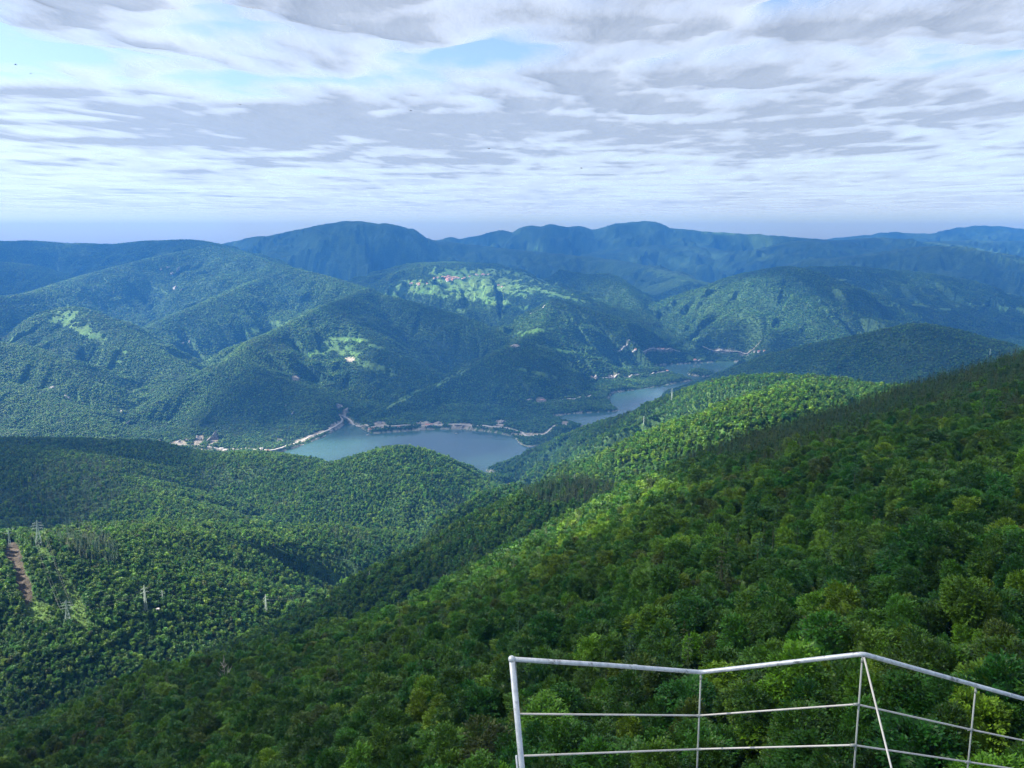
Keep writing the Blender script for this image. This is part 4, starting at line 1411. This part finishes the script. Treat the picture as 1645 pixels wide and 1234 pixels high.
pipe('clamp_bar', [p, q + (q - p) * 2.5], 0.009, M_GALV, rail, n=6)

plat = empty('lookout_platform', (1.6, 6.2, FLOOR_Z - .10))
tag(plat, 'steel lookout platform that carries the pipe railing', 'platform')
v, f = bar_arrays((-3.6, -3.2, .05), (-3.6, -3.2, .06), .1)


def box(name, lo, hi, mat, parent):
    x0, y0, z0 = lo; x1, y1, z1 = hi
    v = [(x, y, z) for z in (z0, z1) for x, y in ((x0, y0), (x1, y0), (x1, y1), (x0, y1))]
    f = [(0, 3, 2, 1), (4, 5, 6, 7), (0, 1, 5, 4), (1, 2, 6, 5), (2, 3, 7, 6), (3, 0, 4, 7)]
    return mesh_object(name, v, f, mat, parent)


box('floor_plate', (-2.2, -3.2, .055), (5.4, 1.95, .098), M_PLATE, plat)
box('edge_beam', (-2.2, 1.82, -.12), (5.4, 1.95, .053), M_PLATE, plat)
for bx_, by_ in ((-2.1, -3.1), (5.3, -3.1), (-2.1, 1.75), (5.3, 1.75)):
    box('leg', (bx_ - .08, by_ - .08, -1.5), (bx_ + .08, by_ + .05, .052), M_PLATE, plat)

# ------------------------------------------------------------------ power pylons and their wires
M_PYLON = simple_mat('pylon_paint', (0.58, 0.68, 0.62), 0.55, 0.2, 0.12, .5)


def pylon_parts(kind, H):
    """(name, mesh data) list; base at z = 0"""
    w0, w1 = (.115 * H, .022 * H) if kind == 'lattice' else (.05 * H, .018 * H)
    zw = .72 * H
    r = .0048 * H

    def corner(i, z):
        t = min(z / zw, 1)
        w = w0 * (1 - t) + w1 * t if z <= zw else w1 * (1 - .75 * (z - zw) / (H - zw))
        sx, sy = ((-1, -1), (1, -1), (1, 1), (-1, 1))[i]
        return np.array([sx * w, sy * w, z])
    out = []
    for i in range(4):
        out.append(('leg', join([bar_arrays(corner(i, -1.0), corner(i, zw), r), bar_arrays(corner(i, zw), corner(i, H), r * .8)])))
    br = []
    lv = [0.02 * H, .20 * H, .36 * H, .50 * H, .62 * H, .72 * H, .82 * H, .91 * H]
    for a, b_ in zip(lv, lv[1:]):
        for i in range(4):
            j = (i + 1) % 4
            br.append(bar_arrays(corner(i, a), corner(j, b_), r * .55))
            br.append(bar_arrays(corner(j, a), corner(i, b_), r * .55))
            br.append(bar_arrays(corner(i, b_), corner(j, b_), r * .55))
    out.append(('bracing', join(br)))
    arms = [(.70, .17), (.80, .21), (.90, .14)] if kind == 'lattice' else [(.72, .16), (.86, .14)]
    for zf, hw in arms:
        z = zf * H
        L = np.array([-hw * H, 0, z]); Rr = np.array([hw * H, 0, z])
        out.append(('crossarm', join([bar_arrays(L, Rr, r * .8), bar_arrays(L, np.array([0, 0, z + .05 * H]), r * .55), bar_arrays(Rr, np.array([0, 0, z + .05 * H]), r * .55)])))
        for e in (L, Rr):
            out.append(('insulator', bar_arrays(e, e - np.array([0, 0, .045 * H]), r * .7)))
    return out, arms


PYL = {}


def place_pylon(px, pyb, pyt, D, kind, turn, label):
    p = hit(px, pyb + 9.0 * 1000.0 / D, 500.0)
    D = p[1]
    # foot hidden in the wood: height so that the tip reaches its place
    at_, tt = ray(px, pyt)
    H = max(CAM_Z + tt * D - p[2], 14.0)
    H = min(H, 60.0)
    key = (kind,)
    if key not in PYL:
        parts, arms = pylon_parts(kind, 36.0)
        ms = []
        for nm, (v, f) in parts:
            me = bpy.data.meshes.new(nm); fill_mesh(me, v, f); me.materials.append(M_PYLON)
            ms.append((nm, me))
        PYL[key] = (ms, arms)
    ms, arms = PYL[key]
    e = empty('power_pylon', p, turn)
    e.scale = (min(H / 36.0, 1.15),) * 2 + (H / 36.0,)
    tag(e, label, 'pylon', 'power pylons among the trees')
    for nm, me in ms:
        o = bpy.data.objects.new(nm, me); COL.objects.link(o); o.parent = e
    ends = []
    for zf, hw in arms:
        for s in (-1, 1):
            x = s * hw * 36 * e.scale[0]
            ends.append(p + np.array([math.cos(turn) * x, math.sin(turn) * x, (zf - .045) * H]))
    return ends


PY = [
    (63, 872, 836, 1180, 'lattice', .35, 'tall slim pylon on the hill brow at the top of the cleared strip'),
    (110, 1001, 964, 1010, 'lattice', .25, 'wide lattice pylon low on the left hill beside the green clearing'),
    (234.5, 974, 940, 1120, 'mast', .9, 'narrow pylon in the middle of the left wood'),
    (428, 983, 955, 1330, 'mast', 1.1, 'small pylon standing in the bright clearing near the valley floor'),
    (262, 966, 948, 1330, 'mast', .7, 'short pale mast just right of the narrow pylon'),
    (594, 930, 917, 1750, 'mast', 1.2, 'tiny pylon beside the valley floor right of the clearing'),
    (1079, 642, 624, 2180, 'mast', .4, 'white pylon on the sunlit spur against the lake'),
    (1034, 683, 668, 2350, 'mast', .5, 'faint pylon on the shaded flank of the sunlit spur'),
    (1590, 570, 560, 2600, 'mast', .3, 'far pylon peeping over the conifer crest'),
    (923, 778, 760, 1900, 'mast', .3, 'slim pale pylon behind the dark conifer knoll'),
    (3, 704, 694, 2540, 'mast', .3, 'tiny pylon on the skyline of the left hill'),
    (16, 872, 848, 1170, 'mast', .3, 'thin pylon above the brown cleared strip'),
]
ENDS = [place_pylon(*q) for q in PY]


def wire_line(A, B, label, sag, pick):
    e = empty('power_line', (A[0] + B[0]) / 2)
    c = np.array(e.location)
    tag(e, label, 'power line', 'power lines over the left hills')
    for i in pick:
        a, b_ = A[min(i, len(A) - 1)], B[min(i, len(B) - 1)]
        t = np.linspace(0, 1, 15)[:, None]
        p = a * (1 - t) + b_ * t
        p[:, 2] -= sag * 4 * (t * (1 - t))[:, 0]
        parts = [bar_arrays(p[j] - c, p[j + 1] - c, .028, 4, None, False) for j in range(14)]
        v, f = join(parts)
        mesh_object('wire', v, f, M_RODG, e)


wire_line(ENDS[0], ENDS[1], 'wires from the hill brow pylon down to the wide lattice pylon', 6, (0, 1, 2, 3, 4, 5))
wire_line(ENDS[1], ENDS[2], 'wires from the wide lattice pylon to the narrow pylon in the wood', 6, (0, 1, 2, 3))
wire_line(ENDS[2], ENDS[3], 'wires from the narrow pylon to the pylon in the clearing', 9, (0, 1, 2, 3))
wire_line(ENDS[3], ENDS[5], 'wires from the clearing pylon along the valley floor', 9, (0, 1, 2, 3))

# ------------------------------------------------------------------ bare dead tree and the two standing snags
M_DEAD = simple_mat('dead_wood', (0.42, 0.39, 0.35), 0.9, 0, 0.3, 2.0, 0.3)


def dead_tree(px, py, D, H, seed, label):
    g = np.random.default_rng(seed)
    a, t = ray(px, py)
    p = np.array([a * D, D, 0]); p[2] = ground(p[0], p[1])
    top = CAM_Z + t * D
    H = max(top - p[2], H)
    e = empty('dead_tree', p)
    tag(e, label, 'dead tree')
    tv, tf = join([bar_arrays((0, 0, -1), (.2, .1, H * .45), .45, 6, .32, False), bar_arrays((.2, .1, H * .45), (-.1, .2, H), .32, 6, .10, False)])
    mesh_object('trunk', tv, tf, M_DEAD, e)
    for i in range(11):
        z = H * g.uniform(.35, .93); an = g.uniform(0, 6.28); L = H * g.uniform(.14, .30) * (1.15 - z / H * .6)
        b0 = np.array([0.1, .1, z]); b1 = b0 + np.array([math.cos(an) * L * .6, math.sin(an) * L * .6, L * .5]); b2 = b1 + np.array([math.cos(an + .4) * L * .4, math.sin(an + .4) * L * .4, L * .55])
        tw = [bar_arrays(b0, b1, .22, 5, .15, False), bar_arrays(b1, b2, .15, 5, .07, False)]
        for _ in range(3):
            u = g.uniform(.3, 1); s = b0 + (b1 - b0) * u
            tw.append(bar_arrays(s, s + g.normal(size=3) * L * .25 + np.array([0, 0, L * .25]), .11, 4, .05, False))
        v, f = join(tw)
        mesh_object('branch', v, f, M_DEAD, e)


dead_tree(359, 1060, 462, 16, 3, 'grey leafless dead tree on the edge of the near slope')

# ------------------------------------------------------------------ pale rock outcrops on the far mountainsides
M_ROCK = simple_mat('pale_rock', (0.31, 0.285, 0.255), 0.95, 0, 0.3, 0.06, 0.5)
ROCKS = [
    (277, 441, 7, 5, 'tall pale crag, upper right of the crags on the long mountainside'), (285, 436, 4, 7, 'narrow pale crag at the top of the mountainside crags'), (270, 431, 4, 3, 'small pale crag above the mountainside crags'),
    (281, 465, 8, 6, 'broad pale crag lowest on the high mountainside'), (291, 467, 3, 4, 'small pale crag right of the broad lowest one'), (258, 434, 3, 4, 'small pale crag left of the mountainside crags'),
    (205, 452, 4, 2, 'lone pale crag left on the high mountainside'), (210, 442, 3, 2, 'tiny pale crag above the lone left one'), (305, 551, 5, 4, 'pale crag in the fold of the left valley'), (293, 553, 3, 4, 'smaller pale crag beside the one in the valley fold'),
    (85, 624, 9, 5, 'pale rock mass on the left lit hillside, upper of two'), (108, 640, 10, 9, 'large pale rock mass on the left lit hillside, lower of two'), (140, 595, 4, 2, 'small pale rock above the two rock masses'), (158, 613, 6, 3, 'pale rock rib right of the two rock masses'),
    (190, 637, 3, 2, 'small pale rock on the lit spur end'), (195, 662, 5, 5, 'pale rock above the left valley mouth'), (203, 682, 5, 7, 'pale rock wall at the left valley mouth'), (170, 610, 3, 2, 'tiny pale rock on the lit hillside'),
    (545, 652, 6, 4, 'pale rock above the narrow tip of the lake'), (556, 660, 4, 6, 'pale rock pillar beside the narrow tip of the lake'), (470, 665, 4, 7, 'pale rock rib on the dark lakeside hill'), (509, 612, 4, 3, 'pale rock high on the lakeside hill'), (460, 652, 4, 3, 'small pale rock on the dark lakeside hill'), (448, 711, 6, 6, 'pale quarry face above the shore road'),
    (344, 704, 7, 15, 'steep pale slab, rightmost of the quarry slabs'), (333, 709, 6, 11, 'leaning pale slab left of the steepest slab'), (318, 706, 9, 9, 'wide pale quarry face left of the leaning slab'), (302, 710, 6, 6, 'pale quarry face above the left road'), (286, 711, 8, 6, 'grey scree cone at the left of the quarry'), (255, 711, 6, 5, 'small pale face at the far left of the quarry'),
    (610, 681, 9, 5, 'pink-grey rock cutting near the headland tip'), (672, 681, 8, 4, 'pale rock cutting on the middle bank'), (705, 681, 8, 4, 'pale rock cutting beside the lakeside house'), (803, 681, 7, 8, 'pointed pale cutting right on the bank'), (742, 685, 5, 2, 'low pale cutting on the right bank'),
    (957, 607, 9, 5, 'grey rock cone at the start of the headland road'), (983, 605, 6, 3, 'small grey cutting on the headland road'), (908, 683, 7, 5, 'pale earth bank at the loop of the shore road'), (870, 645, 6, 3, 'pale bank beside the second bay road'), (826, 556, 5, 2, 'pale earth scar on the headland top'),
    (575, 668, 4, 4, 'small pale rock above the headland road'),
]
g = np.random.default_rng(77)
bm = bmesh.new(); bmesh.ops.create_icosphere(bm, subdivisions=3, radius=1.0)
ICO_V = np.array([x.co[:] for x in bm.verts]); ICO_F = np.array([[q.index for q in p.verts] for p in bm.faces]); bm.free()
for i, (px, py, w, h, lab) in enumerate(ROCKS):
    p = hit(px, py, 3000.0)
    s = p[1] / FPX
    v = ICO_V.copy()
    # broken faces: planes cut the ball, then vertical ribs
    for _ in range(14):
        n = norm(g.normal(size=3) * np.array([1, 1, .6])); d = g.uniform(.45, .8)
        e = v @ n - d
        v = v - np.where(e > 0, e, 0)[:, None] * n
    rib = 0.35 * np.abs(np.sin(v[:, 0] * g.uniform(5, 9) + v[:, 2] * g.uniform(-2, 2) + i)) + g.normal(size=len(v)) * .07
    v = v * (1 + rib[:, None] * .6)
    v[:, 2] += .25 * np.sin(v[:, 0] * 4 + i * 2.0)
    lean = g.uniform(-.25, .25) if h <= w else .55
    v = v * np.array([w * s * 0.62, max(w, h) * s * .7, h * s * 0.75])
    v[:, 0] += v[:, 2] * lean
    o = mesh_object('rock_outcrop', v, ICO_F, M_ROCK)
    o.location = p
    tag(o, lab, 'rock outcrop', 'pale rocks beyond the lake')

# ------------------------------------------------------------------ houses
M_WALL = simple_mat('house_wall', (0.72, 0.68, 0.62), 0.85, 0, 0.06, .3)
M_ROOF = simple_mat('red_roof', (0.50, 0.20, 0.13), 0.85, 0, 0.2, .5)
M_ROOF2 = simple_mat('grey_roof', (0.40, 0.38, 0.36), 0.85, 0, 0.2, .5)
M_DARKWIN = simple_mat('window_glass', (0.05, 0.06, 0.07), 0.2, 0, 0.1, 1.0)


def house_mesh(name, w, d, h, rh, roofmat, windows=True):
    v = [(-w, -d, -4), (w, -d, -4), (w, d, -4), (-w, d, -4), (-w, -d, h), (w, -d, h), (w, d, h), (-w, d, h), (-w, 0, h + rh), (w, 0, h + rh)]
    e = .5
    v += [(-w - e, -d - e, h - .25), (w + e, -d - e, h - .25), (w + e, 0, h + rh + .05), (-w - e, 0, h + rh + .05), (w + e, d + e, h - .25), (-w - e, d + e, h - .25)]
    f = [(0, 1, 5, 4), (2, 3, 7, 6), (1, 2, 6, 5), (3, 0, 4, 7), (5, 6, 9, 9), (7, 4, 8, 8), (10, 11, 12, 13), (15, 13, 12, 14)]
    mi = [0, 0, 0, 0, 0, 0, 1, 1]
    if windows:
        for z in (1.0, 3.6):
            if z + 1.4 > h: continue
            for x in np.linspace(-w * .7, w * .7, 4):
                o = len(v)
                v += [(x - .6, -d - .05, z), (x + .6, -d - .05, z), (x + .6, -d - .05, z + 1.4), (x - .6, -d - .05, z + 1.4)]
                f.append((o, o + 1, o + 2, o + 3)); mi.append(2)
    me = build_crown_mesh(name, np.array(v, float), np.array(f))
    for m in (M_WALL, roofmat, M_DARKWIN): me.materials.append(m)
    # quads come first in the mesh, then triangles
    order = [m for m, q in zip(mi, f) if q[2] != q[3]] + [m for m, q in zip(mi, f) if q[2] == q[3]]
    me.polygons.foreach_set('material_index', order)
    return me


HM = [house_mesh('house', 8, 6, 6.5, 3.2, M_ROOF), house_mesh('house', 6.5, 5.5, 6.0, 3.0, M_ROOF), house_mesh('house', 10, 6, 5.5, 3.0, M_ROOF), house_mesh('house', 9, 6, 6.5, 2.6, M_ROOF2)]


def house(px, py, lab, group, kind=None, sc=1.0, dmin=3000.0, cat='house', hv=None):
    p = hit(px, py, dmin)
    o = bpy.data.objects.new('house', HM[random.randrange(3) if kind is None else kind]); COL.objects.link(o)
    o.location = p + np.array([0, 0, .3]); o.rotation_euler = (0, 0, random.uniform(-.5, .5)); o.scale = (sc, sc, sc if hv is None else hv)
    tag(o, lab, cat, group)


vill = []
for i in range(64):
    if i < 46:
        px = random.choice([random.uniform(693, 756), random.uniform(700, 735), random.gauss(722, 5)]); py = 447 + random.gauss(0, 1.9) - abs(px - 722) * .02
        if abs(px - 722) < 7: py += random.uniform(0, 4)
    elif i < 54: px = random.uniform(764, 788); py = 442 + random.gauss(0, .9)
    else: px = random.choice([random.uniform(655, 690), random.uniform(795, 808)]); py = (457 if px < 700 else 460) + random.gauss(0, 1)
    vill.append((px, py))
keys = {}
for i, (px, py) in enumerate(vill):
    if px < 690: lab = 'scattered red roofed house in the meadows left of the village'
    elif px > 790: lab = 'scattered red roofed house in the meadows right of the village'
    elif px > 760: lab = 'red roofed house in the upper right row of the village'
    elif abs(px - 722) < 8: lab = 'red roofed house in the %s middle of the hill village' % ('upper' if py < 447 else ('dense' if py < 449.5 else 'lower'))
    else: lab = 'red roofed house in the %s %s row of the village' % ('left' if px < 714 else 'right', 'upper' if py < 446 else ('middle' if py < 447.6 else 'lower'))
    keys.setdefault(lab, []).append(i)
labs = rank_labels(keys, [q[0] for q in vill])
for i, (px, py) in enumerate(vill):
    house(px, py, labs[i], 'red roofed houses of the hill village', None, 1.15)
LAKEH = [(594, 692, 'white house on the tip of the headland', 0, 1.3), (600, 689, 'small pale house behind the headland tip house', 1, 1.0), (640, 687, 'pale house above the middle bank, left of the large one', 1, 1.0), (687, 684, 'large orange-roofed house on the middle bank', 2, 1.5), (693, 683, 'smaller house right of the large orange-roofed one', 0, 1.0), (735, 695, 'low boat house at the water on the right bank', 3, 1.0),
         (356, 722, 'grey roofed shed at the foot of the quarry', 3, 1.2), (362, 725, 'long grey shed by the water below the quarry', 3, 1.4), (420, 722, 'pale house beside the shore road near the quarry', 3, 1.1), (410, 724, 'low pale house left along the shore road', 3, 1.0), (430, 725, 'small house where the shore road meets the lake', 1, 1.0), (396, 709, 'small pale house above the shore road', 1, .9), (404, 709, 'second small pale house above the shore road', 3, .9), (428, 710, 'pale house on the slope above the lake corner', 1, 1.0), (310, 722, 'shed with pale walls below the left quarry road', 3, 1.1),
         (871, 644, 'house with red roof on the second bay road', 2, 1.4), (880, 645, 'smaller house right of the red roofed one on the bay road', 1, 1.0),
         (1018, 566, 'pale house left in the far lakeside row', 3, 1.6), (1021, 564, 'second pale house in the far lakeside row', 0, 1.4), (1057, 562, 'pale house amid the far lakeside row', 0, 1.5), (1064, 562, 'red roofed house amid the far lakeside row', 2, 1.5), (1116, 579, 'cream house above the far bank of the upper lake', 2, 1.7), (1123, 580, 'smaller cream house above the far bank of the upper lake', 3, 1.4),
         (1072, 597, 'red roofed house on the long headland', 0, 1.4), (1078, 598, 'second house on the long headland', 2, 1.3), (950, 606, 'small house at the start of the headland road', 1, 1.1),
         (1213, 566, 'pale house right in the farthest lakeside row', 3, 1.6), (1219, 566, 'red roofed house right in the farthest lakeside row', 0, 1.6), (1228, 565, 'last house of the farthest lakeside row', 0, 1.5), (1155, 564, 'pale house left in the farthest lakeside row', 3, 1.4)]
for px, py, lab, kd, sc in LAKEH:
    house(px, py, lab, 'houses along the lake', kd, sc * .78)
# white hut among the trees of the left valley
p_ = hit(254, 990, 500.0)
hut = bpy.data.objects.new('hut', house_mesh('hut', 1.8, 1.6, 7.5, 1.2, M_ROOF2)); COL.objects.link(hut)
hut.location = p_ + np.array([0, 0, 3.5]); hut.rotation_euler = (0, 0, .5)
tag(hut, 'small white hut among the trees below the narrow pylon', 'hut')

# ------------------------------------------------------------------ boats
M_BOAT = simple_mat('boat_paint', (0.75, 0.62, 0.55), 0.6, 0, 0.1, .5)


def boat(px, py, L, lab):
    a, t = ray(px, py); D = -CAM_Z / t
    e = empty('boat', (a * D, D, 0.0), random.uniform(-.3, .3))
    tag(e, lab, 'boat')
    n = 9
    v, f = [], []
    for i in range(n):
        u = i / (n - 1); x = (u - .5) * L
        w = L * .16 * (1 - max(0, (u - .45) / .55) ** 2.2) * (1.0 if i else .85)
        v += [(x, -w, 1.0 + .5 * u * u), (x, -w * .6, -.4), (x, w * .6, -.4), (x, w, 1.0 + .5 * u * u)]
    for i in range(n - 1):
        for j in range(3):
            f.append((4 * i + j, 4 * i + j + 1, 4 * i + j + 5, 4 * i + j + 4))
        f.append((4 * i + 3, 4 * i, 4 * i + 4, 4 * i + 7))
    f.append((0, 3, 2, 1))
    mesh_object('hull', v, f, M_BOAT, e)
    box('cabin', (-L * .22, -L * .09, .95), (L * .12, L * .09, 2.9), M_WALL, e)


boat(1001, 628.5, 15, 'small pale boat moored at the far shore of the middle water')
boat(733, 696.5, 13, 'low pale boat by the right bank of the main lake')
boat(590, 699, 14, 'white boat off the tip of the headland')

# ------------------------------------------------------------------ birds high in the sky
M_BIRD = simple_mat('dark_feathers', (0.03, 0.03, 0.035), 0.8, 0, 0.2, 8.0)


def bird(px, py, span_px, D, lab, flap, turn):
    p = P3(px, py, D)
    S = span_px * D / FPX
    e = empty('bird', p, turn)
    tag(e, lab, 'bird', 'birds circling under the clouds')
    v, f = [], []
    prof = [(-.34, .006, .02), (-.24, .05, .0), (-.05, .075, 0), (.12, .06, .01), (.24, .045, .02), (.31, .03, .02), (.38, .004, .0)]
    n = 7
    for y, r, dz in prof:
        for j in range(n):
            t = 6.28318 * j / n
            v.append((math.cos(t) * r * S, y * S, (math.sin(t) * r + dz) * S))
    for i in range(len(prof) - 1):
        for j in range(n):
            f.append((i * n + j, i * n + (j + 1) % n, (i + 1) * n + (j + 1) % n, (i + 1) * n + j))
    mesh_object('body', v, f, M_BIRD, e, True)
    for s in (-1, 1):
        pts = [(.05, .13, -.12), (.22, .16, -.10), (.38, .10, -.10), (.50, -.02, -.10)]
        v = []
        for x, yf, yb in pts:
            z = flap * x * (1.2 - x)
            for th in (.012, -.012):
                v += [(s * x * S, yf * S, (z + th * (1 - x)) * S), (s * x * S, (yb + x * .06) * S, (z + th * .4 * (1 - x)) * S)]
        f = []
        for i in range(3):
            a = i * 4; b_ = a + 4
            f += [(a, b_, b_ + 1, a + 1), (a + 2, a + 3, b_ + 3, b_ + 2), (a, a + 2, b_ + 2, b_), (a + 1, b_ + 1, b_ + 3, a + 3)]
        mesh_object('wing', v, f, M_BIRD, e)
    mesh_object('tail', [(-.02 * S, -.30 * S, .02 * S), (.02 * S, -.30 * S, .02 * S), (.07 * S, -.46 * S, .01 * S), (-.07 * S, -.46 * S, .01 * S), (-.02 * S, -.30 * S, .008 * S), (.02 * S, -.30 * S, .008 * S), (.07 * S, -.46 * S, .004 * S), (-.07 * S, -.46 * S, .004 * S)],
                [(0, 1, 2, 3), (7, 6, 5, 4), (0, 4, 5, 1), (1, 5, 6, 2), (2, 6, 7, 3), (3, 7, 4, 0)], M_BIRD, e)


bird(786, 239, 8, 150, 'dark bird under the clouds above the gap between the mountains', .35, .4)
bird(934, 270, 6, 180, 'small dark bird low over the toothed far summits', -.3, 1.0)
bird(660, 178, 5, 200, 'faint bird high above the flat topped mountain', .3, 2.0)
bird(386, 168, 5, 200, 'faint bird in the middle of the cloud left of the flat mountain', .3, .8)
bird(25, 104, 6, 170, 'dark bird at the far left of the sky, upper of two', .4, 2.3)
bird(50, 118, 5, 170, 'dark bird at the far left of the sky, lower of two', -.3, .2)
print('all', round(time.time() - T0, 1))
